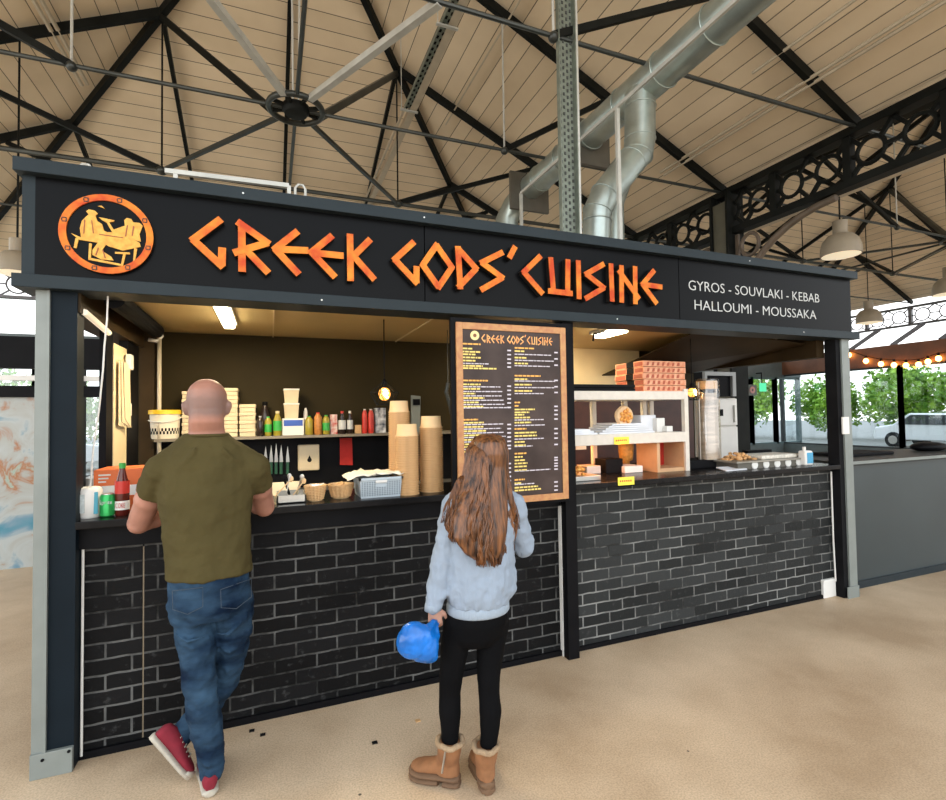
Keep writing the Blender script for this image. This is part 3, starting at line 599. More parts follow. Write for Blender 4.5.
tag(MB().tube([(p.x, 1.9, 2.86), (p.x, 1.9, p.z+.35), (p.x+.1, 1.9, p.z+.6)], .13, 20).build('flue_pipe', galv, org=(p.x, 1.9, 2.83), smooth='auto'), 'second, thinner galvanised flue behind the big duct branch', 'flue')
# white support frame
t = thing('duct_support_frame', 'slender white steel frame carrying the big spiral duct', 'frame', (4.2, 1, 2.86))
xf = at(616.5, 107, .97).x; zf = atx(617, 107, xf).z
ya, yb = atx(617, 107, xf).y, atx(521, 197, xf).y
MB().bar((xf, -2.2, zf), (xf, yb, zf), .024, .034).build('rail', paint_rod, t)
for yy in (ya, yb): MB().bar((xf, yy, 2.86), (xf, yy, zf), .034, .034).build('upright', paint_rod, t)
MB().tube([(XM-.1, .1, ZM+.2), (XM-.1, .1, roofz(XR, XM-.1))], .008, 6).build('hanger_rod', steelrod, t)
# perforated vertical tray
t = thing('cable_riser', 'tall perforated galvanised cable tray standing upright on the stall roof', 'cable tray', (3.59, 1, 2.86))
a, b = at(560.5, 235, 1).x, at(576.5, 236, 1).x; zt = roofz(XR, 3.6)-.1
w = MB(); w.box(a, 1.0, 2.86, b, 1.012, zt)
w.box(a, .96, 2.86, a+.008, 1.0, zt); w.box(b-.008, .94, 2.86, b, 1.0, zt)
w.build('tray', galvp, t)
w = MB(); z = 2.9; i = 0
while z < zt-.1:
    for k in range(4):
        x = a+.025+k*(b-a-.05)/3; w.box(x-.008, .992, z+(k % 2)*.024, x+.008, .9995, z+.026+(k % 2)*.024)
    z += .062
w.build('slots', M('slot_shadow', (.06, .065, .06), .7, var=0), t)
MB().tube([(b+.012, .95, 2.86), (b+.012, .95, zt)], .014, 8).build('riser_cable', paint_rod, t)
# tray and trunking along the right roof slope
t = thing('cable_tray', 'perforated cable tray hung below the right-hand roof slope', 'cable tray', (2.98, 5, 6.3))
xt, zt = 2.98, 6.3; yk = atx(408, 100, xt).y; ye = atx(364, 206, xt).y
MB().box(xt-.06, -2, zt, xt+.05, yk, zt+.03).box(xt-.06, -2, zt-.03, xt-.05, yk, zt).build('tray', galvp, t)
w = MB(); y = 1.5
while y < yk: w.box(xt-.04, y, zt-.004, xt-.01, y+.05, zt-.001); w.box(xt+.01, y+.04, zt-.004, xt+.035, y+.09, zt-.001); y += .11
w.build('slots', black, t)
MB().box(xt+.03, .5, zt-.02, xt+.13, ye, zt+.07).build('trunking', creamc, t)
MB().box(xt-.06, yk, zt-.01, xt-.03, ye, zt+.03).build('trunking', creamc, t)
for y in (2.6, yk): MB().tube([(xt-.1, y, zt-.03), (xt-.1, y, roofz(XR, xt-.1))], .007, 5).build('hanger_rod', paint_rod, t)
for y in (2.6, yk): MB().box(xt-.12, y-.02, zt-.05, xt+.15, y+.02, zt-.03).build('bracket', paint_rod, t)
def conduit(p0, p1, r, label, n=1):
    a, b = roofhit(*p0), roofhit(*p1); x = (a.x+b.x)/2; w = MB()
    z = roofz(XR, x)-.03
    o = thing('conduit', label, 'conduit', (x, 3, z))
    for k in range(n): MB().tube([(x+k*.07, -4, z-k*.07*KX*(1 if x > XR else -1)), (x+k*.07, max(a.y, b.y)+.4, z-k*.07*KX*(1 if x > XR else -1))], r, 6).build('pipe', creamc, o)
conduit((784, 49), (848.7, 0), .018, 'beige conduit along the right roof slope, the upper of two')
conduit((680, 160), (803.7, 77), .022, 'beige conduit pair along the right roof slope near the girder', 2)
conduit((34, 0), (73, 66), .03, 'pair of beige conduits along the left roof slope', 2)
conduit((515, 0), (455, 112), .014, 'thin beige conduit crossing the right roof slope left of the upright tray')
# white trunking with looped brackets on the stall roof
t = thing('roof_trunking', 'white strip trunking lying above the left half of the fascia', 'trunking', (1, 1.4, 3.1))
a, b = at(165, 171, 1.5), at(289, 186, 1.5)
MB().bar(a, b, .035, .035).build('trunk', paint_rod, t)
for p in (a.lerp(b, .08), b): MB().bar(Vector((p.x, 1.5, 2.86)), Vector((p.x, 1.5, p.z)), .03, .03).build('foot', paint_rod, t)
for px in (57, 300):
    p = at(px, 170 if px < 100 else 193, .6); p.x = max(p.x, .02); o = MB().tube([(p.x-.03, .6, 2.86), (p.x-.03, .6, p.z+.03), (p.x-.01, .6, p.z+.055), (p.x+.02, .6, p.z+.055), (p.x+.035, .6, p.z+.03), (p.x+.035, .6, 2.86)], .009, 8).build('lifting_loop', paint_rod, org=(p.x, .6, 2.86))
    tag(o, 'white steel loop on the stall roof ' + ('near its left end' if px < 100 else 'above the second letter E of the sign'), 'loop')
# pendant lamps
lampm = M('beige_lamp_shade', (.30, .25, .18), .5, var=.08)
def roofat(x, y):
    xr = XR if x < XG else XR+2*HS
    return min(roofz(xr, x), ZR-KY*(y-YH) if y > YH else 99)
def pendant(px, py, dia, Z, label, ztop):
    d = ray(px, py); p = CP+d*Z; ztop = ztop or roofat(p.x, p.y)+.1; o = thing('pendant_lamp', label, 'lamp', (p.x, p.y, p.z)); r = dia/2
    MB().lathe(p, [(r, -.02), (r, 0), (r*.98, r*.35), (r*.88, r*.75), (r*.62, r*1.05), (r*.34, r*1.15)], 28).build('shade', lampm, o, smooth='auto')
    MB().lathe(p, [(r*.93, -.021), (r*.5, -.05), (.01, -.06)], 28).build('diffuser', M('lamp_diffuser', (.8, .72, .55), .4, var=.02, emis=(1, .85, .6), es=.35), o, smooth='auto')
    MB().lathe(p+Vector((0, 0, r*1.12)), [(r*.36, 0), (r*.36, r*.75), (r*.1, r*.8)], 18).build('cap', lampm, o, smooth='auto')
    MB().tube([p+Vector((0, 0, r*1.6)), (p.x, p.y, ztop)], .012, 6).build('hanger_rod', iron, o)
    return p
pl = pendant(841, 254, .50, 7.2, 'large beige dome pendant lamp just above the right end of the sign', 4.66)
pendant(869, 322, .6, 13.8, 'smaller-looking dome pendant lamp above the festoon lights', 0)
pendant(950, 293, .6, 11.0, 'dome pendant lamp cut off by the right edge of the view', 0)
pendant(17, 272, .46, 6.6, 'dome pendant lamp half hidden behind the left end of the sign', 0)
xk = pl.x
tag(MB().box(xk-.07, -3, 4.66, xk+.07, YF, 4.80).build('lighting_trunking', creamc, org=(xk, 3, 4.66)), 'long beige lighting trunking crossing the far bay above the dome lamp', 'trunking')
# festoon lights on the brown beam
FP = [(849, 355), (866, 361), (881, 364), (894, 365), (906, 365.4), (918.6, 364.5), (928, 361.7), (938.5, 358.5)]
PP = [atx(a, b, XS-1.15) for a, b in FP]
tag(MB().tube([p+Vector((0, 0, .16)) for p in PP]+[PP[-1]+Vector((0, -1.2, .25))], .012, 5).build('festoon_cable', softblk, org=PP[3]), 'black festoon cable sagging along the brown beam', 'cable')
NTH = ['first from the left, half behind the post', 'second from the left', 'third from the left', 'fourth from the left', 'fifth from the left', 'sixth from the left', 'second from the right', 'rightmost']
for i, p in enumerate(PP):
    o = thing('festoon_bulb', 'glowing amber festoon bulb on the sagging cable, %s' % NTH[i], 'bulb', p, 'festoon bulbs on the brown beam')
    MB().ball(p, .075, (1, 1, 1.15), 12, 8).build('bulb', amber, o, smooth=True); MB().lathe(p+Vector((0, 0, .09)), [(.035, 0), (.035, .09)], 8).build('socket', softblk, o)
# signs at the far end
o = thing('hall_sign', 'grey direction sign hanging at the far end of the hall', 'sign', at(747, 390, 10.9))
a, b = at(736.5, 384.5, 10.9), at(757, 395.5, 10.9); MB().box(a.x+.2, 10.91, a.z, a.x+.24, 10.94, 3.1).box(a.x+.2, 10.91, 3.06, a.x+.24, 11.2, 3.1).build('bracket', softblk, o); MB().box(a.x, 10.9, b.z, b.x, 10.95, a.z).build('board', M('sign_grey', (.12, .14, .14), .5, var=.05), o)
c = at(752.5, 390, 10.89); disc(MB(), c.x, c.z, .05, .13, 10.88, 10.9, 20).build('round_symbol', M('pink_symbol', (.6, .3, .3), .5, var=0), o)
w = MB(); q = at(740, 389, 10.89); w.box(q.x, 10.89, q.z, q.x+.35, 10.9, q.z+.04).box(q.x, 10.89, q.z-.12, q.x+.28, 10.9, q.z-.08); w.build('line', whitetxt, o)
a, b = at(760, 383, 10.9), at(766.5, 391.5, 10.9); o = thing('exit_sign', 'small green exit sign beside the grey direction sign', 'sign', a); MB().box(a.x+.1, 10.91, a.z, a.x+.13, 10.93, 3.1).box(a.x+.1, 10.91, 3.06, a.x+.13, 11.2, 3.1).build('bracket', softblk, o); (MB().box(a.x, 10.9, b.z, b.x, 10.94, a.z).build('board', M('exit_green', (.05, .5, .25), .4, var=0, emis=(.1, .8, .4), es=.5), o))
# stall front at far left, behind the kiosk
o = thing('neighbour_stall', 'dark-framed stall front with a colourful graphic panel at the left edge', 'stall', (-2, 4.3, 0))
graph = M('graphic_panel', (.75, .8, .8), .3, var=0); g = graph.node_tree; b_ = g.nodes['Principled BSDF']
tcn = nn(g, 'ShaderNodeTexCoord'); n1 = nn(g, 'ShaderNodeTexNoise'); n1.inputs['Scale'].default_value = 2.6; n1.inputs['Detail'].default_value = 7; n1.inputs['Distortion'].default_value = 1.2; g.links.new(tcn.outputs['Object'], n1.inputs['Vector'])
r_ = nn(g, 'ShaderNodeValToRGB'); r_.color_ramp.elements[0].position = .28; r_.color_ramp.elements[0].color = (.05, .22, .30, 1); r_.color_ramp.elements[1].position = .72; r_.color_ramp.elements[1].color = (.10, .42, .25, 1)
for ps, c in ((.36, (.16, .27, .34, 1)), (.44, (.40, .43, .42, 1)), (.54, (.36, .36, .33, 1)), (.60, (.35, .14, .05, 1)), (.64, (.34, .38, .32, 1))): e_ = r_.color_ramp.elements.new(ps); e_.color = c
g.links.new(n1.outputs['Fac'], r_.inputs[0]); g.links.new(r_.outputs[0], b_.inputs['Base Color'])
MB().box(-3.2, 4.32, .0, -1.12, 4.38, 1.93).build('graphic_panel', graph, o)
MB().box(-4.2, 4.26, 2.26, -.35, 4.42, 2.62).box(-4.2, 4.27, 1.93, -.35, 4.41, 2.06).box(-1.12, 4.27, 0, -1.02, 4.41, 2.3).box(-.78, 4.27, 0, -.68, 4.41, 2.3).box(-.42, 4.27, 0, -.35, 4.41, 2.3).build('frame', black, o)
MB().box(-4.2, 4.29, 2.12, -.35, 4.36, 2.18).build('light_strip', white, o)
for i, q in enumerate(('Fun', 'FROM')): text(q, -1.42, 2.11-.09*i, -1.26, .05, 4.25, whitetxt, o)
MB().box(-1.1, 4.5, .4, -.8, 4.9, .95).build('white_unit', white, o)
# outdoors
struct('ground', MB().box(-60, YF+.3, 0, 80, 60, .01).box(XS+.3, -40, 0, 80, YF+.3, .01), M('asphalt', (.22, .22, .21), .9, var=.2, scale=2))
leafm = M('spring_leaf', (.07, .20, .012), .6, var=0, col2=(.30, .50, .04), scale=1.2); barkm = M('bark', (.08, .06, .04), .8)
def tree_proto():
    o = thing('tree', '', 'tree', (0, 0, 0)); w = MB(); rnd = random.Random(3)
    for i in range(3400):
        th, ph = rnd.uniform(0, 2*PI), math.acos(rnd.uniform(-1, 1)); r = rnd.uniform(.55, 1.0)*(1+.25*math.sin(3*th+2*ph))
        c = Vector((1.9*r*math.sin(ph)*math.cos(th), 1.9*r*math.sin(ph)*math.sin(th), 2.3+1.55*r*math.cos(ph)))
        a = Vector((rnd.uniform(-1, 1), rnd.uniform(-1, 1), rnd.uniform(-1, 1))).normalized(); b = a.cross(Vector((rnd.uniform(-1, 1), rnd.uniform(-1, 1), .3))).normalized()
        s = rnd.uniform(.09, .17); w.add([c-a*s, c-b*s*.6, c+a*s, c+b*s*.6], [(0, 1, 2, 3)])
    w.build('crown', leafm, o); MB().tube([(0, 0, 0), (.05, 0, 1), (0, .05, 2.2)], [.16, .12, .08], 8).build('trunk', barkm, o)
    return o
tp = tree_proto(); k = 0
TR = [(14, 22), (17.5, 23.5), (21, 21.5), (24.5, 23), (28, 20), (30.5, 16.5), (31, 13), (31.5, 9.5), (30.5, 6.4), (31, 3.3), (30, .2), (31, -3), (-14, 21), (-10.5, 22.5), (-7, 22), (-3.6, 23), (0, 22.5), (4, 24), (9, 23.5)]
WH = lambda x, y: 'beyond the right-hand windows' if x > 27 else 'behind the windows seen through the right hatch' if x > 10 else 'behind the left end of the stall'
for i, (x, y) in enumerate(TR):
    lb = 'bright green leafy tree outside, %s' % WH(x, y)
    o = tp if i == 0 else dup(tp, (x, y, 0), None, None, i*1.3)
    o.location = (x, y, 0); s = 1+.12*math.sin(i*2.1); o.scale = (s, s, s); o['label'] = lb; o['group'] = 'trees outside, %s' % WH(x, y)
def car(p, ang, col, label):
    o = thing('parked_car', label, 'car', (0, 0, 0))
    b = MB().prism([(-2.1, .35), (-2.05, .8), (-1.5, .95), (-.9, 1.42), (.7, 1.45), (1.35, .98), (2.05, .85), (2.15, .5), (2.1, .33)], -.85, .85).build('body', M('car_paint', col, .25, .1, var=.02, coat=.6), o, bevel=.05)
    MB().prism([(-1.32, .97), (-.84, 1.36), (.62, 1.38), (1.15, .98)], -.87, .87).build('side_glass', darkfr, o)
    for x in (-1.3, 1.3):
        for y in (-.82, .82): w_ = MB().lathe((x, y-.1, .33), [(.2, 0), (.33, .02), (.33, .18), (.2, .2)], 18, 'y').build('wheel', softblk, o); ORG[w_] = ORG[o]; MB().lathe((x, y-.11 if y < 0 else y+.09, .33), [(.02, 0), (.18, .005), (.18, .02)], 12, 'y').build('hub_cap', steel, w_)
    o.location = p; o.rotation_euler = (0, 0, ang)
car((26, 3.9, .01), 1.4, (.55, .60, .64), 'silver parked car outside the right-hand windows, nearest the stall post')
car((26.3, 9.2, .01), 1.5, (.75, .77, .78), 'white parked car outside the right-hand windows, farther left')
car((25.8, -1.3, .01), 1.5, (.35, .42, .48), 'grey-blue parked car outside at the right edge')
car((17.2, 18, .01), .1, (.6, .1, .1), 'red parked car outside, seen through the right hatch')
car((22.3, 18.3, .01), .1, (.75, .76, .78), 'white parked car beside the red car outside')
car((-6.2, 17, .01), .2, (.7, .7, .72), 'white parked car outside behind the left end of the stall')

# ------------------------------------------------------------------ menu board
def mp(x, y, Y=-.0455): p = at(440+x/3.807, 310+y/3.807, -.045); return Vector((p.x, Y, p.z))
c0, c1, c2, c3 = mp(60, 45), mp(476, 76), mp(481, 718), None
MX0, MX1, MZ1, MZ0 = c0.x, c1.x+.0, c0.z, c2.z
t = thing('menu_board', 'tall brown menu board in a copper-coloured frame hung left of the middle post', 'menu board', (MX0, -.04, MZ0))
fw = .042
MB().box(MX0-.03, -.034, MZ0-.02, MX1+.045, -.006, MZ1+.03).build('backing', black, t)
MB().box(MX0+fw, -.045, MZ0+fw, MX1-fw, -.034, MZ1-fw).build('menu_sheet', menu_bg, t)
for q in ((MX0, MZ0, MX0+fw, MZ1), (MX1-fw, MZ0, MX1, MZ1), (MX0+fw, MZ1-fw, MX1-fw, MZ1), (MX0+fw, MZ0, MX1-fw, MZ0+fw)): MB().box(q[0], -.052, q[1], q[2], -.034, q[3]).build('frame_rail', wood_fr, t, bevel=.002)
w, wd = MB(), MB()
a0, a1 = mp(158, 95), mp(428, 125); xs0 = min(fn(p).x for fn, ss in LET for s in ss for p in s); xs1 = max(fn(p).x for fn, ss in LET for s in ss for p in s); ztop = 2.70; kk = (a1.x-a0.x)/(xs1-xs0)
for fn, strokes in LET:
    for st in strokes:
        P = [fn(p) for p in st]; P = [Vector((a0.x+(p.x-xs0)*kk, -.0465, a0.z-.022+(p.z-2.57)*kk*1.25)) for p in P]
        for i in range(len(P)-1):
            d = (P[i+1]-P[i]).normalized(); u = Vector((-d.z, 0, d.x))*.0034; w.add([P[i]+u, P[i+1]+u, P[i+1]-u, P[i]-u], [(0, 1, 2, 3)])
w.build('menu_title', M('title_orange', (.85, .3, .08), .5, col2=(.95, .55, .2), scale=30), t)
cc = mp(132, 97); disc(MB(), cc.x, cc.z, .0, .030, -.047, -.0455, 24).build('menu_logo', M('pale_gold', (.85, .66, .3), .5, var=.1), t); disc(MB(), cc.x, cc.z, 0, .012, -.0478, -.047, 12).build('menu_logo_mark', M('menu_logo_brown', (.2, .08, .03), .5, var=0), t)
yw, lw, ow = MB(), MB(), MB(); rnd = random.Random(5)
colL = lambda y: 85; 
def line(mb, x0, x1, y, h, slope=.035):
    x = x0
    while x < x1-2:
        e = min(x1, x+rnd.uniform(8, 24)); p, q = mp(x, y+(x-x0)*slope*0), mp(e-1.6, y+(x-x0)*slope*0)
        z = mp(x0, y).z; mb.box(p.x, -.0465, z-h, q.x, -.0455, z+h); x = e+1.2
Lr = [(128,'h',70)]+[(146,'y',38),(158,'y',68),(168,'y',50),(180,'y',72),(192,'y',50),(203,'w',100),(212,'y',78),(221,'y',130)]+[(268,'h',98)]+[(r,k,l) for r,k,l in [(283,'y',70),(292,'w',145),(300,'y',70),(310,'w',152),(318,'y',50),(327,'w',150),(335,'y',84),(344,'w',158),(352,'y',62),(360,'w',160),(368,'y',82),(373,'w',170)]]+[(418,'h',60)]+[(430,'y',82),(437,'w',158),(446,'y',80),(454,'w',148),(462,'y',90),(470,'w',158),(478,'y',96),(486,'w',165),(495,'y',70),(503,'w',150),(512,'y',60),(522,'y',45),(531,'w',120),(540,'y',60)]+[(590,'y',60),(604,'w',120),(618,'y',80),(632,'y',60),(646,'w',110),(660,'y',60)]
Rr = [(144,'h',75)]+[(156,'y',38),(168,'w',140),(181,'y',48),(191,'w',150),(203,'y',52),(212,'w',135)]+[(250,'h',100)]+[(263,'y',52),(270,'w',155),(284,'y',66),(295,'w',152),(308,'y',68),(318,'w',112)]+[(352,'h',22),(365,'h',16)]+[(379,'y',78),(390,'y',58),(399,'y',38),(410,'y',60),(419,'w',112),(429,'y',64),(440,'w',118),(453,'h',46),(468,'y',84),(480,'y',86),(492,'w',112),(503,'y',40),(516,'y',44),(520,'w',70)]+[(547,'h',46),(560,'y',32),(573,'y',40),(585,'y',50),(597,'y',50),(611,'y',50),(614,'w',138)]+[(647,'h',40),(660,'y',26),(665,'w',76),(677,'y',90),(688,'y',102)]
for col, rows in ((86, Lr), (284, Rr)):
    off = 0
    for y, kx, l in rows: line({'h': ow, 'y': yw, 'w': lw}[kx], col, col+l, y, .0048 if kx != 'w' else .0032)
for y in (154,170,187,202,217,290,306,322,338,354,371,436,452,468,484,500,516,528,585,602,618,634,650,664): p = mp(256, y); lw.box(p.x, -.0465, p.z-.0045, p.x+.026, -.0455, p.z+.0045)
for y in (162,186,210,268,292,314,367,382,398,415,452,470,488,512,562,572,584,594,606,655,671,686): p = mp(435, y); lw.box(p.x, -.0465, p.z-.0045, p.x+.026, -.0455, p.z+.0045)
yw.build('menu_items', yellowtxt, t); lw.build('menu_prices', lilactxt, t); ow.build('menu_headings', M('heading_orange', (.85, .42, .08), .5, var=0), t)

# ------------------------------------------------------------------ left hatch: counter, shelf and bench things
ZC, ZS = 1.165, 1.508
def X(px, Y, py=440): return at(px, py, Y).x
def Zz(px, py, Y): return at(px, py, Y).z
def one(mb, name, mat, label, cat, c, group=None, **k): return tag(mb.build(name, mat, org=c, **k), label, cat, group)
# toiletries tub, can, bottle, carton at the left end
c = fl(89, 517); x = X(89, .13); 
o = thing('white_tub', 'white plastic tub with teal stripe at the left end of the counter', 'tub', (x, .13, ZC))
h = Zz(89, 487, .13)-ZC
MB().lathe((x, .13, ZC), [(.050, 0), (.056, .01), (.058, h*.9), (.05, h*.97), (.045, h)], 24).build('body', white, o, smooth='auto')
MB().box(x+.030, .085, ZC+.02, x+.050, .092, ZC+h*.85).build('stripe', M('teal', (.05, .3, .4), .4, var=0), o)
MB().box(x-.03, .068, ZC+.03, x+.0, .072, ZC+h*.8).build('label', M('tub_label', (.5, .56, .56), .5, var=.2, scale=50), o)
x = X(108, .11)
o = thing('drink_can', 'green soft drink can standing between white tub and red-labelled bottle', 'can', (x, .11, ZC))
MB().lathe((x, .11, ZC), [(.024, 0), (.033, .008), (.033, .1), (.026, .113)], 24).build('body', M('can_green', (.02, .36, .08), .3, .4, var=.15, scale=30), o, smooth='auto')
MB().lathe((x, .11, ZC+.11), [(.027, 0), (.026, .006)], 24).build('lid', steel, o); text('Sprite', x-.027, ZC+.06, x+.027, .026, .0765, whitetxt, o)
x = X(122.5, .12)
def bottle(x, y, z, r, h, body, cap, name, label, cat='bottle', band=None, neck=.34, group=None, capc=None, labelh=(.3, .6)):
    o = thing(name, label, cat, (x, y, z), group)
    MB().lathe((x, y, z), [(r*.85, 0), (r, h*.04), (r, h*(1-neck-.1)), (r*.42, h*(1-neck*.4)), (r*.40, h*.93)], 18).build('body', body, o, smooth='auto')
    MB().lathe((x, y, z+h*.90), [(r*.46, 0), (r*.46, h*.10)], 14).build('cap', cap, o, smooth='auto')
    if band: MB().lathe((x, y, z), [(r*1.02, h*labelh[0]), (r*1.02, h*labelh[1])], 18, cap=False).build('label', band, o, smooth='auto')
    return o
o = bottle(x, .12, ZC, .032, Zz(122, 463, .12)-ZC, M('cola', (.09, .012, .008), .15, var=.1), green, 'drink_bottle', 'clear bottle of dark drink with red label and green cap', 'bottle', red, labelh=(.42, .66))
MB().lathe((x, .12, ZC), [(.0335, .03), (.0335, .075)], 18, cap=False).build('lower_label', white, o); text('COKE', x-.02, ZC+.042, x+.02, .024, .084, red, o)
a, b = X(94, .28, 470), X(142, .28, 470); zt = Zz(110, 470, .28)
o = thing('carton', 'orange and white carton behind the drinks on the left counter', 'carton', (a, .28, ZC))
MB().box(a, .28, ZC, b, .52, zt).build('box', M('carton_white', (.7, .7, .68), .5, var=.03), o)
om = M('carton_orange', (.62, .13, .03), .5, var=.05); MB().box(a-.001, .278, ZC+(zt-ZC)*.62, b+.001, .522, zt+.001).build('orange_band', om, o); MB().box(a+.15, .277, ZC, b+.001, .279, ZC+.08).build('orange_band', om, o)
w = MB()
for i in range(3): w.box(a+.02, .2765, zt-.03-.018*i, a+.075-.01*i, .2775, zt-.022-.018*i)
w.build('print_lines', whitetxt, o)
a, b = X(148, .2, 500), X(160, .2, 500); o = thing('crisp_packet', 'red and blue snack packet half hidden by the man\'s left arm', 'packet', (a, .2, ZC))
MB().box(a, .2, ZC, b, .23, Zz(150, 488, .2)).build('bag', M('packet_red', (.4, .03, .04), .35, col2=(.04, .05, .3), scale=9), o, bevel=.008)
# bucket
x, y = X(164, 1.45), 1.45; r = (X(181, y)-X(147, y))/2; h = Zz(164, 410, y)-ZS
o = thing('bucket', 'white bucket with yellow lid and chequered band on the rear shelf', 'bucket', (x, y, ZS))
MB().lathe((x, y, ZS), [(r*.86, 0), (r*.9, .01), (r*.97, h*.85)], 32).build('body', M('bucket_white', (.74, .68, .55), .45, var=.04), o, smooth='auto')
MB().lathe((x, y, ZS+h*.85), [(r*1.03, 0), (r*1.03, h*.13), (r*.97, h*.15)], 32).build('lid', yellow, o, smooth='auto')
w = MB()
for i in range(13):
    for k in range(2):
        a = PI*1.05+(i*2+k)*PI*.9/26; q = (r*.925+.001)
        p0, p1 = a, a+PI*.9/26; zz = ZS+.035+k*.022
        w.add([(x+q*math.cos(p0), y+q*math.sin(p0), zz), (x+q*math.cos(p1), y+q*math.sin(p1), zz), (x+q*1.004*math.cos(p1), y+q*1.004*math.sin(p1), zz+.022), (x+q*1.004*math.cos(p0), y+q*1.004*math.sin(p0), zz+.022)], [(0, 1, 2, 3)])
w.build('chequered_band', black, o)
MB().tube([(x+r*math.cos(PI*(1+i/12)), y+r*1.04*math.sin(PI*(1+i/12)), ZS+h*.74-.035*math.sin(PI*i/12)) for i in range(13)], .004, 6).build('handle', white, o)
# foam box stacks
def foam_stack(p0, p1, n, ytop, lab, Y=1.42):
    a, b = X(p0, Y, 430), X(p1, Y, 430); H = (Zz(p0, ytop, Y)-ZS)/n
    for i in range(n):
        o = thing('foam_box', 'cream takeaway box %s %s' % ('at the bottom of the' if i == 0 else 'on top of the' if i == n-1 else 'midway up the', lab), 'takeaway box', (a, Y, ZS+i*H), 'cream takeaway boxes in the %s' % lab)
        MB().box(a+.004, Y, ZS+i*H, b-.004, Y+.16, ZS+i*H+H*.5).build('base', foam, o, bevel=.004); MB().box(a, Y-.004, ZS+i*H+H*.52, b, Y+.164, ZS+i*H+H*.97).build('lid', foam, o, bevel=.006)
foam_stack(181.5, 207, 6, 391, 'stack left of the bald head'); foam_stack(208, 238, 6, 387.5, 'stack right of the bald head'); foam_stack(239, 256, 4, 404, 'short stack left of the bottles')
# bottles and jars on the shelf: (px0, px1, top, body, cap, band, label)
oil = oliveoil; palecap = M('pale_cap', (.6, .5, .3), .4, var=0)
SH = [(256.5, 264, 416, dkbottle, steel, None, 'short dark spice jar beside the cream boxes', 'spice_jar', .15, 1.40),
      (259, 271, 402, dkbottle, black, None, 'big dark bottle at the back behind the green-labelled bottles', 'sauce_bottle', .3, 1.53),
      (264.5, 272, 416.5, oil, green, green, 'left one of two squat green-labelled oil bottles', 'oil_bottle', .15, 1.40),
      (273, 282, 411, oil, palecap, green, 'taller green-labelled oil bottle with pale cap', 'oil_bottle', .28, 1.40),
      (305, 313.5, 416, oil, green, None, 'golden herb jar with green lid right of the white and blue box', 'herb_jar', .12, 1.40),
      (314, 322, 412.5, spice, red, None, 'orange spice jar with dark red lid', 'spice_jar', .12, 1.40),
      (322.5, 330, 415, oil, green, green, 'green-labelled jar between the spice jar and the red packets', 'herb_jar', .12, 1.40),
      (338.5, 346, 411, dkbottle, red, whitetxt, 'dark sauce bottle with white label, left of a pair', 'sauce_bottle', .35, 1.40),
      (347, 353, 411, dkbottle, white, whitetxt, 'dark sauce bottle with white cap, right of a pair', 'sauce_bottle', .35, 1.40),
      (362, 367.5, 409, red, white, red, 'left one of two red jars with white lids', 'sauce_jar', .1, 1.40),
      (368, 374, 409, red, white, red, 'right one of two red jars with white lids', 'sauce_jar', .1, 1.40),
      (303.5, 308, 408, white, white, None, 'slim white cup standing behind the golden herb jar', 'cup', .05, 1.52)]
for p0, p1, pt, bd, cp, bn, lab, nm, nk, Y in SH:
    a, b = X(p0, Y, 430), X(p1, Y, 430); bottle((a+b)/2, Y, ZS, (b-a)/2*.98, Zz(p0, pt, Y)-ZS, bd, cp, nm, lab, nm.split('_')[-1], bn, nk, labelh=(.2, .6))
def sbox(p0, p1, pt, mat, nm, lab, cat, Y=1.40, d=.12, z0=ZS, band=None):
    a, b = X(p0, Y, 430), X(p1, Y, 430); o = thing(nm, lab, cat, (a, Y, z0)); zt = Zz(p0, pt, Y)
    MB().box(a, Y, z0, b, Y+d, zt).build('box', mat, o, bevel=.003)
    if band: MB().box(a+.01, Y-.002, z0+(zt-z0)*.55, b-.01, Y, z0+(zt-z0)*.9).build('printed_band', band, o)
    return zt
zt = sbox(282.5, 304, 418.5, white, 'tea_box', 'white box with a blue flash under the two cream tubs', 'box', band=blue)
for i, (pt, lab) in enumerate(((403, 'lower'), (388.5, 'upper'))):
    a, b = X(283.5, 1.42, 400), X(299.5, 1.42, 400); zn = Zz(290, pt, 1.42); c = ((a+b)/2, 1.47)
    o = thing('food_tub', '%s of two stacked cream food tubs with lids' % lab, 'tub', (c[0], c[1], zt)); r = (b-a)/2
    w = MB(); w.add([(c[0]+sx*r*.82, c[1]+sy*.045, zt) for sx, sy in ((-1,-1),(1,-1),(1,1),(-1,1))]+[(c[0]+sx*r*.95, c[1]+sy*.055, zn-.012) for sx, sy in ((-1,-1),(1,-1),(1,1),(-1,1))], [(0,3,2,1),(4,5,6,7),(0,1,5,4),(1,2,6,5),(2,3,7,6),(3,0,4,7)])
    w.build('body', foam, o, bevel=.004); MB().box(c[0]-r, c[1]-.06, zn-.014, c[0]+r, c[1]+.06, zn-.001).build('lid', white, o, bevel=.003); zt = zn
sbox(330.5, 337.5, 414.5, M('red_white_pack', (.65, .6, .55), .5, col2=(.5, .05, .04), scale=30), 'food_packet', 'red and white packet left of the dark sauce bottles', 'packet', d=.05)
sbox(355, 361.5, 425, kraft, 'small_carton', 'tiny brown carton beside the red jars', 'carton', d=.05)
o = M('striped_pack', (.02, .03, .06), .4, col2=(.7, .7, .72), scale=22); sbox(375.5, 386, 408, o, 'striped_packet', 'black and white striped packet below the wire lamp', 'packet', d=.07)
o = thing('card_reader', 'grey gadget standing behind the tall container stack', 'gadget', (X(417, 1.42), 1.42, ZS)); a, b = X(411.5, 1.42, 420), X(422, 1.42, 420)
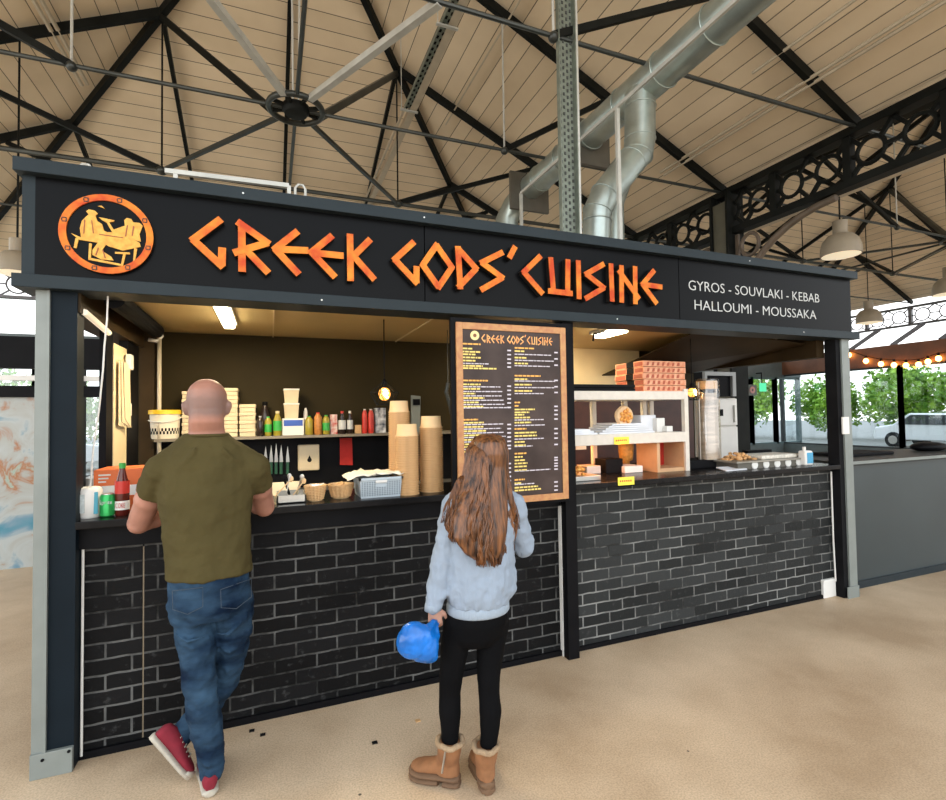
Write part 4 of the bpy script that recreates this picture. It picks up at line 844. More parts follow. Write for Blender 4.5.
MB().slab([(a, 1.42, ZS), (b-.02, 1.42, ZS), (b, 1.45, Zz(417, 396, 1.42)), (a+.01, 1.45, Zz(417, 395, 1.42))], (0, .03, 0)).build('body', greych, o, bevel=.004); MB().box(a+.02, 1.425, Zz(417, 405, 1.42), b-.015, 1.44, Zz(417, 399, 1.42)).build('screen', black, o)
# knives on the splashback
for i, px in enumerate((265.5, 271, 276, 281, 287.5)):
    Y = 1.545; x = X(px, Y, 455); zt, zm, zb = Zz(px, 443+abs(i-2)*1.5, Y), Zz(px, 462, Y), Zz(px, 474, Y)
    o = thing('kitchen_knife', 'green-handled kitchen knife hung blade up on the black splashback, %s' % ['leftmost', 'second from left', 'middle', 'second from right', 'rightmost'][i], 'knife', (x, Y, zb), 'kitchen knives on the splashback')
    MB().prism([(x-.012, zm), (x+.016, zm), (x+.014, zm+.03), (x+.002, zt), (x-.010, zm+.05)], Y-.002, Y+.001).build('blade', steel, o); MB().box(x-.012, Y-.01, zb, x+.012, Y+.01, zm).build('handle', knifeg, o, bevel=.004)
Y = 1.50; a, b = X(298, Y, 460), X(319.5, Y, 460)
o = thing('towel_dispenser', 'white wall towel dispenser with dark drop-shaped window', 'dispenser', (a, Y, Zz(300, 474, Y)))
MB().box(a, Y, Zz(300, 471, Y), b, Y+.055, Zz(300, 445, Y)).build('case', foam, o, bevel=.01); cx_, cz_ = X(309.5, Y, 460), Zz(309, 460, Y)
MB().lathe((cx_, Y-.006, cz_), [(.001, 0), (.018, .002), (.018, .006)], 16, 'y').build('window', black, o); MB().prism([(cx_-.014, cz_+.01), (cx_+.014, cz_+.01), (cx_, cz_+.04)], Y-.005, Y).build('window_tip', black, o)
Y = 1.53; a, b = X(340, Y, 450), X(352, Y, 450); w = MB()
one(MB().slab([(a, Y, Zz(340, 465, Y)), (b+.005, Y-.01, Zz(352, 465, Y)), (b, Y, Zz(352, 438, Y)), (a, Y, Zz(340, 438, Y))], (0, .02, 0)), 'red_cloth', M('red_cloth', (.42, .015, .01), .8, var=.2, bump=.3), 'red cloth hanging from the rear shelf', 'cloth', (a, Y, 1.4))
# utensil tray, baskets, crate
def bowl_stuff(px0, px1, pt, pb, Y, name, label, fill, cat='basket', n=10):
    a, b = X(px0, Y, pb), X(px1, Y, pb); r = (b-a)/2; c = ((a+b)/2, Y+r*.7); h = max(.05, Zz(px0, pt, Y)-ZC)
    o = thing(name, label, cat, (c[0], c[1], ZC)); w = MB()
    w.lathe((c[0], c[1], ZC), [(r*.62, 0), (r*.7, .01), (r*.97, h), (r, h+.004), (r*.92, h), (r*.66, .015)], 26)
    w.build('basket', kraft_l, o, smooth='auto')
    w = MB()
    for k in range(9):
        f_ = k/8; rr = r*(.72+.27*f_); w.tube([(c[0]+(rr+.003*(-1)**i)*math.cos(i*PI/18), c[1]+(rr+.003*(-1)**i)*math.sin(i*PI/18), ZC+.01+f_*(h-.01)) for i in range(36)], .0035, 4, closed=True)
    w.build('weave', kraft, o)
    rn = random.Random(px0)
    for k in range(n):
        an, q = rn.uniform(0, 6.28), rn.uniform(0, r*.6); p = (c[0]+q*math.cos(an), c[1]+q*math.sin(an), ZC+h*.75+rn.uniform(0, .022))
        pk = thing('sachet', 'small %s sachet lying in the %s' % ('brown' if fill is kraft else 'white', 'rear right basket' if px0 > 320 else 'left basket'), 'sachet', p, 'sachets in the %s basket' % ('right' if px0 > 320 else 'left'))
        a1 = Vector((math.cos(an*3), math.sin(an*3), .3)).normalized()*.022; b1 = Vector((-math.sin(an*3), math.cos(an*3), .2)).normalized()*.014
        P = Vector(p); tag(MB().slab([P-a1-b1, P+a1-b1, P+a1+b1, P-a1+b1], (0, 0, .006)).build('packet', fill, pk, bevel=.002))
bowl_stuff(305, 327, 487, 503, .10, 'wicker_basket', 'small round wicker basket right of the cutlery tray', paper, n=6)
bowl_stuff(329, 355, 486, 500, .13, 'wicker_basket', 'wicker basket heaped with brown sachets left of the grey crate', kraft, n=16)
a, b = X(277, .09, 495), X(306, .09, 495)
o = thing('cutlery_tray', 'dark tray of cutlery and tongs beside the man', 'tray', (a, .09, ZC))
w = MB(); w.box(a, .09, ZC, b, .33, ZC+.008); w.box(a, .09, ZC, b, .096, ZC+.045); w.box(a, .324, ZC, b, .33, ZC+.045); w.box(a, .09, ZC, a+.006, .33, ZC+.045); w.box(b-.006, .09, ZC, b, .33, ZC+.045); w.build('tray', steel, o)
for i, (q, s1, mt, nm) in enumerate([((-.03, .1), (.06, .12), kraft_l, 'wooden tongs'), ((.07, .12), (.13, .10), kraft_l, 'wooden spoon'), ((.03, .1), (.05, .14), steel, 'steel fork'), ((.05, .2), (.02, .13), black, 'black knife'), ((.09, .18), (.12, .13), steel, 'steel spoon')]):
    p = Vector((a+.02+q[0], .16+q[1]*.4, ZC+.03)); p2 = Vector((a+.02+s1[0], .2, ZC+.03+s1[1]*.8))
    MBo = MB().bar(p, p2, .014, .006); MBo.ball(p2, .013, (1, .5, 1.4), 8, 6)
    tag(MBo.build('utensil', mt, org=p), '%s leaning in the cutlery tray beside the man' % nm, 'utensil')
one(MB().slab([(X(253, .45, 480), .45, ZC), (X(300, .45, 480), .45, ZC), (X(300, .45, 480), .5, ZC+.075), (X(253, .45, 480), .5, ZC+.075)], (0, .01, 0)), 'chopping_board', foam, 'pale chopping board propped behind the cutlery tray', 'board', (1.1, .45, ZC))
a, b = X(360, .07, 490), X(402, .07, 490); ztc = Zz(380, 478, .07)
o = thing('plastic_crate', 'pale grey-blue woven-pattern plastic crate on the counter', 'crate', (a, .07, ZC)); crm = M('crate_grey', (.46, .52, .56), .45, var=.04)
w = MB(); Pn = lambda s, z: [((a+b)/2+sx*(b-a)/2*s, .20+sy*.13*s, z) for sx, sy in ((-1,-1),(1,-1),(1,1),(-1,1))]
w.add(Pn(.93, ZC)+Pn(1, ztc), [(0,3,2,1),(0,1,5,4),(1,2,6,5),(2,3,7,6),(3,0,4,7)]); w.build('body', crm, o)
w = MB()
for k in range(8):
    for i in range(16):
        xx = a+.014+i*(b-a-.028)/15; zz = ZC+.014+k*(ztc-ZC-.03)/8
        if 5 < i < 10 and k > 4: continue
        w.box(xx-.0035, .071-.0015*k*.5, zz, xx+.0035, .079, zz+.005)
w.build('hole_pattern', M('crate_holes', (.16, .2, .23), .6, var=0), o); MB().box((a+b)/2-.035, .062, ztc-.028, (a+b)/2+.035, .07, ztc-.012).build('handle', white, o, bevel=.003)
MB().box(a-.006, .06, ztc-.01, b+.006, .075, ztc+.004).box(a-.006, .325, ztc-.01, b+.006, .34, ztc+.004).box(a-.006, .06, ztc-.01, a+.006, .34, ztc+.004).box(b-.006, .06, ztc-.01, b+.006, .34, ztc+.004).build('rim', crm, o)
w = MB(); N = 14; vs = []
for i in range(N+1):
    for k in range(8):
        u, v = i/N, k/7; vs.append((a-.07+u*(b-a+.08), .065+v*.27, ztc+.012+.022*noise.noise(Vector((u*7, v*6, 2)))+.012-.028*max(0, .18-u)*5))
w.add(vs, [(i*8+k, (i+1)*8+k, (i+1)*8+k+1, i*8+k+1) for i in range(N) for k in range(7)])
c_ = one(w, 'cream_cloth', M('cream_cloth', (.78, .72, .58), .85, var=.04, bump=.2), 'crumpled cream cloth lying over the grey crate', 'cloth', (a, .1, ztc), smooth=True); sm = c_.modifiers.new('s', 'SOLIDIFY'); sm.thickness = .004
# nested kraft bowls in three upside-down stacks
def cup_mesh(mat, R=.055, h=.075):
    return MB().lathe((0, 0, 0), [(R*1.06, 0), (R*1.06, .0045), (R*.93, .006), (R*.86, h), (R*.80, h), (R*.95, .008), (R*.97, 0)], 26, cap=True).build('kraft_bowl', mat, org=(0, 0, 0), smooth='auto')
protoc = {}
def cup_stack(px0, px1, pt, Y, lab, foot):
    a, b = X(px0, Y, 470), X(px1, Y, 470); R = (b-a)/2/1.03; c = ((a+b)/2, Y+R); H = Zz((px0+px1)/2, pt, Y+R)-ZC-.075; n = int(H/.0145)
    for i in range(n+1):
        last = i == n; key = (round(R, 4), last)
        if key not in protoc: o = cup_mesh(kraft_l if last else kraft, R); protoc[key] = o
        else: o = protoc[key].copy(); COL.objects.link(o)
        o.location = (c[0], c[1], ZC+i*H/n)
        tag(o, ('pale topmost kraft bowl of the %s' if last else 'upturned kraft bowl nested in the %s') % lab, 'bowl', 'kraft bowls in the %s' % lab)
cup_stack(398.5, 421.5, 424, .07, 'front left stack', 0); cup_stack(423.5, 446, 416, .12, 'right-hand stack', 0); cup_stack(391.5, 412.5, 401, .25, 'tallest stack at the back', 0)
# wire cage lamps
def cage_lamp(px, py, Y, r, label, top):
    p = at(px, py, Y); o = thing('cage_lamp', label, 'lamp', p)
    MB().ball(p, r*.42, (1, 1, 1.1), 16, 10).build('bulb', M('glowing_amber_globe', (.9, .5, .15), .2, var=.0, emis=(1, .36, .06), es=1.5), o, smooth=True)
    MB().tube([p+Vector((r*.16*math.cos(i), -r*.43, r*.3*math.sin(i*.7))) for i in range(12)], r*.035, 5).build('filament', filament, o)
    MB().lathe(p+Vector((0, 0, r*.42)), [(r*.16, 0), (r*.18, r*.5), (r*.08, r*.6)], 12).build('socket', black, o)
    top_ = p+Vector((0, 0, r*.95)); ring = [p+Vector((r*math.cos(i*PI/3), r*math.sin(i*PI/3), .1*r)) for i in range(6)]; low = [p+Vector((r*.6*math.cos(i*PI/3+.5), r*.6*math.sin(i*PI/3+.5), -r*.75)) for i in range(6)]
    w = MB()
    for i in range(6): w.tube([top_, ring[i]], r*.03, 5); w.tube([ring[i], ring[(i+1) % 6]], r*.03, 5); w.tube([ring[i], low[i]], r*.03, 5); w.tube([low[i], low[(i+1) % 6]], r*.03, 5); w.tube([ring[(i+1) % 6], low[i]], r*.03, 5)
    w.build('wire_cage', iron, o); MB().tube([top_, (p.x, p.y, top)], .004, 6).build('cord', black, o)
    l = lamp('bulb_light', 'POINT', p-Vector((0, 0, 0)), 1.6, (1, .6, .25), .02)
cage_lamp(384.5, 394, .55, .10, 'glowing bulb in a black geometric wire cage over the kraft bowls', 2.33)
cage_lamp(692, 392.5, .42, .085, 'glowing caged bulb beside the tall cup tower', 2.3)
o = one(MB().tube([at(448, 383, .9)+Vector((0, 0, .7*0)), at(448, 383, .9)] and [Vector((at(448, 383, .9).x, .9, 2.34)), at(448, 383, .9)], .003, 5).tube([at(448, 383, .9), at(446, 392, .9), at(449, 402, .9), at(452, 415, .9)], .016, 8), 'hanging_ladle', steelrod, 'dark utensil hanging just left of the menu board', 'utensil', at(448, 383, .9))

# ------------------------------------------------------------------ right hatch: gantry and its things
o = thing('shelf_gantry', 'white two-tier metal gantry standing on the right counter', 'shelf unit', (3.0, .28, ZC)); gw = M('gantry_white', (.66, .60, .52), .4, var=.05, scale=20)
GX0, GX1, GY0, GY1 = 2.99, X(685.5, .28, 435), .28, .74
MB().box(GX0, GY0, 1.752, GX1, GY1, 1.82).build('shelf', gw, o, bevel=.004); MB().box(GX0, GY0, 1.405, GX1, GY1, 1.487).build('shelf', gw, o, bevel=.004)
for x, y, z1 in ((GX1+.02, GY0+.02, 1.84), (GX1+.02, GY1-.03, 1.84), (3.62, GY1-.02, 1.752), (3.95, GY1-.02, 1.752), (4.16, GY1-.02, 1.752), (GX0+.02, GY1-.02, 1.752)): MB().box(x-.02, y-.018, ZC, x+.02, y+.018, z1).build('leg', gw, o)
lamp('heat_lamp_glow', 'AREA', (3.45, .5, 1.39), 5, (1, .36, .10), 1.0, .3, (3.55, .5, 1.1))
o = thing('timber_cubby', 'small wooden open-front frame at the right end of the gantry', 'frame', (4.0, .3, ZC)); a, b = X(657.5, .3, 470), X(687, .3, 470); tz = 1.40; wf = M('lit_timber', (.55, .33, .17), .5, var=.1)
for q in ((a, ZC, a+.03, tz), (b-.03, ZC, b, tz), (a+.03, ZC, b-.03, ZC+.03)): MB().box(q[0], .3, q[1], q[2], .55, q[3]).build('board', wf, o)
MB().box(a+.03, .53, ZC+.03, b-.03, .55, tz).build('back', red, o)
for px, py, lab, Y in ((621.5, 440.5, 'gantry shelf edge', .275), (626, 481, 'right counter edge', -.004)):
    p = at(px, py, Y); o = thing('yellow_notice', 'yellow notice with red marks on the %s' % lab, 'notice', p)
    MB().box(p.x-.07, Y-.003, p.z-.028, p.x+.07, Y, p.z+.028).build('card', M('notice_yellow', (.9, .78, .06), .5, var=.02), o)
    w = MB()
    for i in range(6): w.box(p.x-.055+i*.018, Y-.004, p.z-.006, p.x-.044+i*.018, Y-.003, p.z+.008)
    w.build('marks', red, o)
p = at(577, 448, .275); one(MB().box(p.x-.01, .272, p.z-.013, p.x+.08, .278, p.z+.013), 'price_label', M('orange_label', (.8, .5, .3), .5, var=.05), 'small orange price label under the gantry shelf at left', 'label', p)
# pizza boxes
a, b = X(643.5, .30, 375), X(685.5, .30, 375); dp = .36; y1 = .30; n = 5; H = (Zz(643, 360, .30)-1.82)/n
for i in range(n):
    o = thing('pizza_box', 'flat printed pizza box on the gantry, %s' % ['bottom of the stack', 'second from the bottom', 'middle of the stack', 'second from the top', 'top of the stack'][i], 'pizza box', (a, y1, 1.82+i*H), 'pizza boxes on the gantry'); dx = .006*math.sin(i*2.3)
    MB().box(a+dx, y1, 1.82+i*H, b+dx, y1+dp, 1.82+i*H+H*.93).build('carton', pizza, o, bevel=.002)
    w = MB(); rn = random.Random(i)
    for k in range(7): xx = a+dx+.03+k*.052; w.prism([(xx, 1.82+i*H+.008), (xx+.02+rn.random()*.01, 1.82+i*H+.010), (xx+.03, 1.82+i*H+H*.75), (xx+.008, 1.82+i*H+H*.7)], y1-.001, y1+.001)
    w.build('front_print', M('print_brown', (.36, .07, .03), .6, var=.1), o); MB().box(a+dx-.001, y1+.12, 1.82+i*H, a+dx+.001, y1+.21, 1.82+i*H+H*.93).build('dark_flap', black, o)
    MB().box(a+dx-.001, y1+.01, 1.82+i*H+.006, a+dx+.0005, y1+.11, 1.82+i*H+H*.8).box(a+dx-.001, y1+.22, 1.82+i*H+.006, a+dx+.0005, y1+.345, 1.82+i*H+H*.8).build('side_print', M('print_brown', (.36, .07, .03), .6, var=.3), o)
for i in range(2): one(MB().box(3.0, .34, 1.82+i*.03, a-.05, .66, 1.845+i*.03), 'baking_tray', softblk, 'dark oven tray left of the pizza boxes, %s one' % ('lower' if i == 0 else 'upper'), 'tray', (3, .34, 1.82), bevel=.004)
# mid shelf
def ibox(p0, p1, pt, Y, d, z0, mat, nm, lab, cat, tilt=0):
    a, b = X(p0, Y, pt+8), X(p1, Y, pt+8); zt = Zz((p0+p1)/2, pt, Y)
    return one(MB().box(a, Y, z0, b, Y+d, max(zt, z0+.01)), nm, mat, lab, cat, (a, Y, z0), bevel=.004)
zm = 1.487
for i in range(3):
    one(MB().box(3.01+.01*i, .32+.01*i, zm+i*.014, X(597-3*i, .33), .55, zm+i*.014+.013), 'paper_pad', paper, 'white wrapping paper pad at the left of the gantry shelf, %s' % ['bottom', 'middle', 'top'][i], 'paper', (3.01, .32, zm), 'paper pads at the left of the gantry shelf')
w = MB(); rn = random.Random(9)
for i in range(5):
    a, b = X(598+4*i, .33), X(655-2*i, .33); z = zm+i*.016
    one(MB().slab([(a, .31+.01*i, z), (b, .33, z), (b-.02, .62, z+.004), (a+.03, .60, z+.004)], (0, 0, .013)), 'wrap_sheets', paper, 'loose white and grey-blue wrapping sheets, %s in the pile' % ['lowest', 'second lowest', 'middle', 'second highest', 'highest'][i], 'paper', (a, .31, z), 'wrapping sheets in the middle of the gantry shelf')
ibox(641, 656, 415, .45, .12, zm, paper, 'paper_roll_box', 'white box standing behind the wrapping sheets', 'box'); ibox(657, 665, 418, .40, .1, zm, white, 'napkin_box', 'narrow white napkin box on the gantry shelf', 'box'); ibox(667, 673, 426, .35, .06, zm, white, 'small_pot', 'small white pot near the right end of the gantry shelf', 'pot')
p = at(625.5, 416, .36); o = thing('filled_wrap', 'round filled flatbread wrap propped up on the gantry shelf', 'food', p)
MB().lathe(p, [(.001, 0), (.075, 0), (.085, .02), (.07, .05)], 24, 'y').build('wrap', M('flatbread', (.75, .5, .28), .7, var=.1), o, smooth='auto')
w = MB()
for i in range(14): an = i*2.4; q = .012*math.sqrt(i)*1.25; w.ball(p+Vector((q*math.cos(an), -.006, q*math.sin(an))), .016, (1, .7, 1), 8, 5)
tag(w.build('filling', food, o, smooth=True), kind='stuff')
# counter level
p = at(580, 478, .2); o = thing('food_pan', 'pan of orange fried food glowing under the gantry at left', 'food pan', (3.02, .12, ZC))
MB().box(3.0, .12, ZC, X(601, .12, 480), .42, ZC+.035).build('pan', steel, o, bevel=.004); w = MB(); rn = random.Random(2)
for i in range(60): w.ball((rn.uniform(3.02, 3.15), rn.uniform(.15, .38), ZC+.04+rn.uniform(0, .05)), rn.uniform(.014, .024), (1, 1, .7), 8, 5)
tag(w.build('fried_food', food, o, smooth=True), kind='stuff')
ibox(587, 601, 466, .45, .15, ZC, M('foil', (.55, .5, .46), .3, .6, var=.1), 'foil_tray', 'silver foil tray behind the fried food', 'tray')
ibox(606, 623, 459, .42, .15, ZC, black, 'black_tub', 'black plastic tub under the gantry', 'tub'); ibox(625, 643, 466, .38, .18, ZC, white, 'white_container', 'white lidded container under the gantry', 'container')
p = at(626, 452, .62); one(MB().lathe((p.x, .62, ZC), [(.03, 0), (.03, .07), (.055, .08), (.062, .15), (.066, .22), (.05, .235)], 18), 'meat_cone', M('kebab_meat', (.55, .30, .07), .6, var=.3, scale=30, bump=.6), 'golden kebab meat stack seen under the gantry shelf', 'food', (p.x, .62, ZC+.1), smooth=True)
# cup tower, base box, fridge and cabinet
Y = .42; x = X(708, Y, 430); r = (X(717, Y, 430)-X(699.5, Y, 430))/2
o = thing('cup_dispenser', 'tall upright tower of clear cups and lids on the right counter', 'dispenser', (x, Y, ZC))
zb, zt = Zz(708, 459, Y), Zz(708, 379, Y)
MB().box(X(690.5, .36, 466), .36, ZC, X(720.5, .36, 466), .56, zb).build('base_box', softblk, o, bevel=.006)
MB().lathe((x, Y, zb), [(r*.8, 0), (r*.8, (zt-zb)*.82)], 20).build('cup_stack', M('stacked_lids', (.42, .36, .30), .3, var=.3, scale=60, stretch=(.1, .1, 1)), o, smooth='auto')
MB().lathe((x, Y, zb), [(r, 0), (r, zt-zb-.02), (r*.9, zt-zb), (r*.3, zt-zb+.004)], 22).build('clear_tube', glass_mat('clear_tube', (.93, .88, .82), .18, .1), o, smooth='auto')
MB().lathe((x, Y, zt-.09), [(r*.86, 0), (r*.86, .07)], 20).build('top_cup', kraft_l, o, smooth='auto')
for sx in (-1, 1): MB().box(x+sx*r-.006, Y-.01, zb, x+sx*r+.006, Y+.01, zt-.03).build('side_rod', steel, o)
o = thing('fridge', 'tall white fridge with a small dark display beyond the right hatch', 'fridge', (6.3, 2.2, 0)); Yf = 2.2
a, b = X(701, Yf, 430), X(736.5, Yf, 430); zt = Zz(728, 398, Yf)
MB().box(a, Yf, .05, b, Yf+.6, zt).build('cabinet', M('fridge_white', (.60, .57, .52), .4, var=.03), o, bevel=.01)
zq = Zz(728, 426, Yf); MB().box(a+.01, Yf-.03, zq+.01, b-.01, Yf-.002, zt-.01).build('door', white, o, bevel=.008); MB().box(a+.01, Yf-.03, .1, b-.01, Yf-.002, zq-.01).build('door', white, o, bevel=.008)
q = X(731.5, Yf, 420); MB().box(q, Yf-.06, zq+.05, q+.03, Yf-.03, zt-.1).build('handle', steel, o); q = at(719.5, 413, Yf); MB().box(q.x-.03, Yf-.035, q.z-.04, q.x+.03, Yf-.03, q.z+.05).build('display', black, o)
o = thing('wall_cabinet', 'black open cabinet with a pale grey frame above the fridge', 'cabinet', (6, 2.1, 2)); a, b, z0, z1 = X(704, 2.1, 390), X(735, 2.1, 390), zt+.02, Zz(720, 372, 2.1)
MB().box(a, 2.12, z0, b, 2.5, z1).build('body', black, o); fm = M('pale_grey_frame', (.3, .31, .31), .4, var=.05)
for q in ((a, z1-.05, b, z1), (b-.06, z0, b, z1-.05), (a, z0, a+.04, z1-.05)): MB().box(q[0], 2.08, q[1], q[2], 2.12, q[3]).build('frame_rail', fm, o)
# serving tray with round pots and food, bottle
Y = .12; a, b = X(737, Y, 460), X(807, Y, 460); z1 = Zz(770, 460, Y)
o = thing('serving_tray', 'grey tray with a row of round pots and golden food on the right counter', 'tray', (a, Y, ZC)); tm = M('pewter', (.28, .26, .22), .35, .5, var=.2)
MB().box(a+.03, Y+.02, ZC, b-.03, Y+.30, z1-.012).build('base', dk, o); MB().box(a, Y, z1-.014, b, Y+.32, z1).build('rim', tm, o, bevel=.003)
for i in range(5): xx = a+.22+i*(b-a-.30)/4; MB().lathe((xx, Y+.022, ZC+(z1-ZC)*.45), [(.032, -.01), (.036, -.004), (.03, 0)], 16, 'y').build('round_pot', white, o, smooth='auto')
w = MB(); rn = random.Random(4)
for i in range(70):
    u = rn.gauss(0, 1)*.06; w.ball((a+.2+u, Y+.16+rn.gauss(0, .04), z1+max(0, .055-abs(u)*.5)*rn.random()), rn.uniform(.014, .022), (1, 1, .8), 7, 5)
tag(w.build('golden_food', M('golden_fry', (.55, .3, .12), .7, var=.3, scale=40), o, smooth=True), kind='stuff')
MB().box(a+.35, Y+.05, z1, b-.05, Y+.28, z1+.035).build('pale_food', M('pale_food', (.62, .58, .5), .7, var=.2, scale=50), o, bevel=.01)
one(MB().box(X(748, .5, 460), .5, ZC, X(772, .5, 460), .56, Zz(760, 450, .5)), 'black_stand', black, 'black stand behind the serving tray', 'stand', (5, .5, ZC))
Y = .08; x = X(809.5, Y, 460); o = thing('spray_bottle', 'white bottle with blue label beside the right post', 'bottle', (x, Y, ZC)); h = Zz(809, 447, Y)-ZC
MB().box(x-.05, Y, ZC, x+.05, Y+.07, ZC+h*.8).build('body', white, o, bevel=.014); MB().box(x-.03, Y-.002, ZC+.02, x+.045, Y, ZC+h*.7).build('label', M('label_blue', (.05, .3, .5), .4, var=.15, scale=60), o)
MB().lathe((x-.015, Y+.035, ZC+h*.8), [(.014, 0), (.014, h*.2)], 12).build('cap', white, o)
one(MB().slab([(X(722, .14, 470), .1, ZC), (X(745, .14, 470), .12, ZC), (X(746, .14, 470), .25, ZC+.01), (X(724, .14, 470), .22, ZC+.015)], (0, 0, .008)), 'napkins', paper, 'few white napkins lying left of the serving tray', 'napkins', (4.5, .1, ZC))
# on the grey counter to the right
for i, (px, py, h_, nm, lab) in enumerate([(868, 455, .03, 'dark_tray', 'dark flat tray on the grey counter right of the stall'), (921, 450, .05, 'black_bag', 'black bag at the right edge on the grey counter')]):
    p = at(px, py, .45); 
    if nm == 'dark_tray': one(MB().box(p.x-.45, .4, 1.17, p.x+.35, .75, 1.20), nm, softblk, lab, 'tray', (p.x, .4, 1.17), bevel=.01)
    else: one(MB().ball((p.x+.25, .5, 1.215), .1, (2.6, 1.4, .55)), nm, black, lab, 'bag', (p.x, .5, 1.17), smooth=True)
p = at(852.5, 448, .3); one(MB().tube([(p.x, .4, 1.17), (p.x+.01, .4, 1.33)], .012, 8), 'blue_pen', blue, 'blue marker standing on the grey counter beside the post', 'pen', (p.x, .4, 1.17))
# small litter on the floor
for i, (px, py, lab) in enumerate([(252, 731, 'dark square crumb of litter on the floor near the man'), (263, 735, 'tiny dark chip on the floor near the square crumb'), (375, 743, 'small dark chip on the floor between man and girl'), (418, 721, 'pale brown scrap on the floor left of the girl')]):
    p = fl(px, py); one(MB().box(p.x-.014, p.y-.010, .0, p.x+.012, p.y+.012, .004), 'litter_scrap', softblk if i < 3 else kraft, lab, 'litter', p)
# ------------------------------------------------------------------ people
skin = M('skin_fair', (.36, .17, .12), .5, var=.12, scale=9, bump=.08, bscale=60, sub=.06, detail=3, spec=.35)
def stubble_zone(z0, z1):       # cropped grey hair shadow round the back of the head
    nt = skin.node_tree; b = nt.nodes['Principled BSDF']; L = nt.links.new; src = b.inputs['Base Color'].links[0].from_socket
    tc = nn(nt, 'ShaderNodeTexCoord'); sp = nn(nt, 'ShaderNodeSeparateXYZ'); L(tc.outputs['Object'], sp.inputs[0])
    no = nn(nt, 'ShaderNodeTexNoise'); no.inputs['Scale'].default_value = 30; L(tc.outputs['Object'], no.inputs['Vector'])
    ad = nn(nt, 'ShaderNodeMath', operation='MULTIPLY_ADD'); L(no.outputs['Fac'], ad.inputs[0]); ad.inputs[1].default_value = .02; L(sp.outputs['Z'], ad.inputs[2])
    mr = nn(nt, 'ShaderNodeMapRange'); L(ad.outputs[0], mr.inputs['Value']); mr.inputs['From Min'].default_value = z0; mr.inputs['From Max'].default_value = z1
    r = nn(nt, 'ShaderNodeValToRGB'); L(mr.outputs[0], r.inputs[0]); e = r.color_ramp.elements; e[0].position = 0; e[0].color = (0, 0, 0, 1); e[1].position = 1; e[1].color = (0, 0, 0, 1)
    for p_, v_ in ((.22, .75), (.62, .7)): q = e.new(p_); q.color = (v_, v_, v_, 1)
    mx = nn(nt, 'ShaderNodeMix', data_type='RGBA'); L(r.outputs[0], mx.inputs['Factor']); L(src, mx.inputs['A']); mx.inputs['B'].default_value = (.17, .115, .10, 1); L(mx.outputs['Result'], b.inputs['Base Color'])
skin2 = M('skin_pale', (.42, .23, .17), .5, var=.08, scale=9, sub=.08)
tee = M('olive_tshirt', (.068, .054, .021), .9, var=.10, scale=5, bump=.6, bscale=6, bd=.035, spec=.1, stretch=(1.0, 1.0, 1.1))
denim = M('blue_denim', (.0022, .0085, .024), .85, col2=(.036, .075, .125), scale=6.5, bump=.8, bscale=11, bd=.03, stretch=(.55, .55, 1.25), spec=.1)
legging = M('black_leggings', (.0035, .0035, .004), .8, var=.2, spec=.06)
hoodie = M('pale_blue_sweatshirt', (.27, .32, .39), .9, var=.06, scale=6, bump=.8, bscale=9, bd=.03, spec=.1, stretch=(1.5, 1.5, .5))
rib = M('sweatshirt_rib', (.29, .34, .40), .9, var=.03, spec=.1, bump=.6, bscale=60, stretch=(1.5, 1.5, .1))
hairm = M('auburn_hair', (.017, .005, .0016), .38, col2=(.22, .082, .026), scale=42, stretch=(1.6, 1.6, .13), spec=.5, bump=.7, bscale=60, bd=.008)
tan = M('tan_suede', (.24, .105, .042), .9, var=.16, scale=20, bump=.3, bscale=50)
fleece = M('fleece_lining', (.32, .22, .13), .95, var=.15, scale=60, bump=.6, bscale=120)
solem = M('tan_rubber_sole', (.13, .07, .035), .8, var=.1)
redc = M('red_canvas', (.18, .006, .018), .85, var=.12, scale=30)
rub = M('white_rubber', (.42, .38, .31), .6, var=.08)
def soft(ob, vox=.008, it=6, fac=.5, disp=None):
    r = ob.modifiers.new('r', 'REMESH'); r.mode = 'VOXEL'; r.voxel_size = vox; r.use_smooth_shade = True
    s = ob.modifiers.new('s', 'SMOOTH'); s.factor = fac; s.iterations = it
    if disp:
        t = bpy.data.textures.new('folds', 'CLOUDS'); t.noise_scale = disp[1]; t.noise_depth = 2
        d = ob.modifiers.new('d', 'DISPLACE'); d.texture = t; d.strength = disp[0]; d.mid_level = .5; d.texture_coords = 'LOCAL'
    return ob
V = Vector
def hand(mb, w, d, n, side, curl=.6, s=1.):
    # wrist w, direction d, palm faces n; thumb on 'side'
    d, n = V(d).normalized(), V(n).normalized(); x = d.cross(n).normalized()*side
    w = V(w)
    mb.loft([(w-d*.01, x*.026*s, n*.019*s), (w+d*.03*s, x*.034*s, n*.017*s), (w+d*.07*s, x*.041*s, n*.015*s), (w+d*.09*s, x*.038*s, n*.012*s)], 12)
    for i, (off, L) in enumerate(((.031, .072), (.011, .080), (-.010, .074), (-.030, .058))):
        b = w+d*(.084-.004*abs(i-1.3))*s+x*off*s; c = curl*(1+.06*i); p = [b]; a = 0
        for k, f in enumerate((.45, .30, .25)):
            a += c*(.55 if k == 0 else .75); p.append(p[-1]+(d*math.cos(a)+n*math.sin(a))*L*f*s)
        mb.limb(p, [.0098*s, .0090*s, .0082*s, .0070*s], 8, 3)
    b = w+d*.022*s+x*.030*s; dd = (d*.75+x*.75+n*.25).normalized(); p1 = b+dd*.034*s; d2 = (d*.9+x*.15+n*.45).normalized()
    mb.limb([b, p1, p1+d2*.028*s, p1+d2*.028*s+(d+n*.8-x*.2).normalized()*.022*s], [.014*s, .0115*s, .010*s, .008*s], 8, 3)
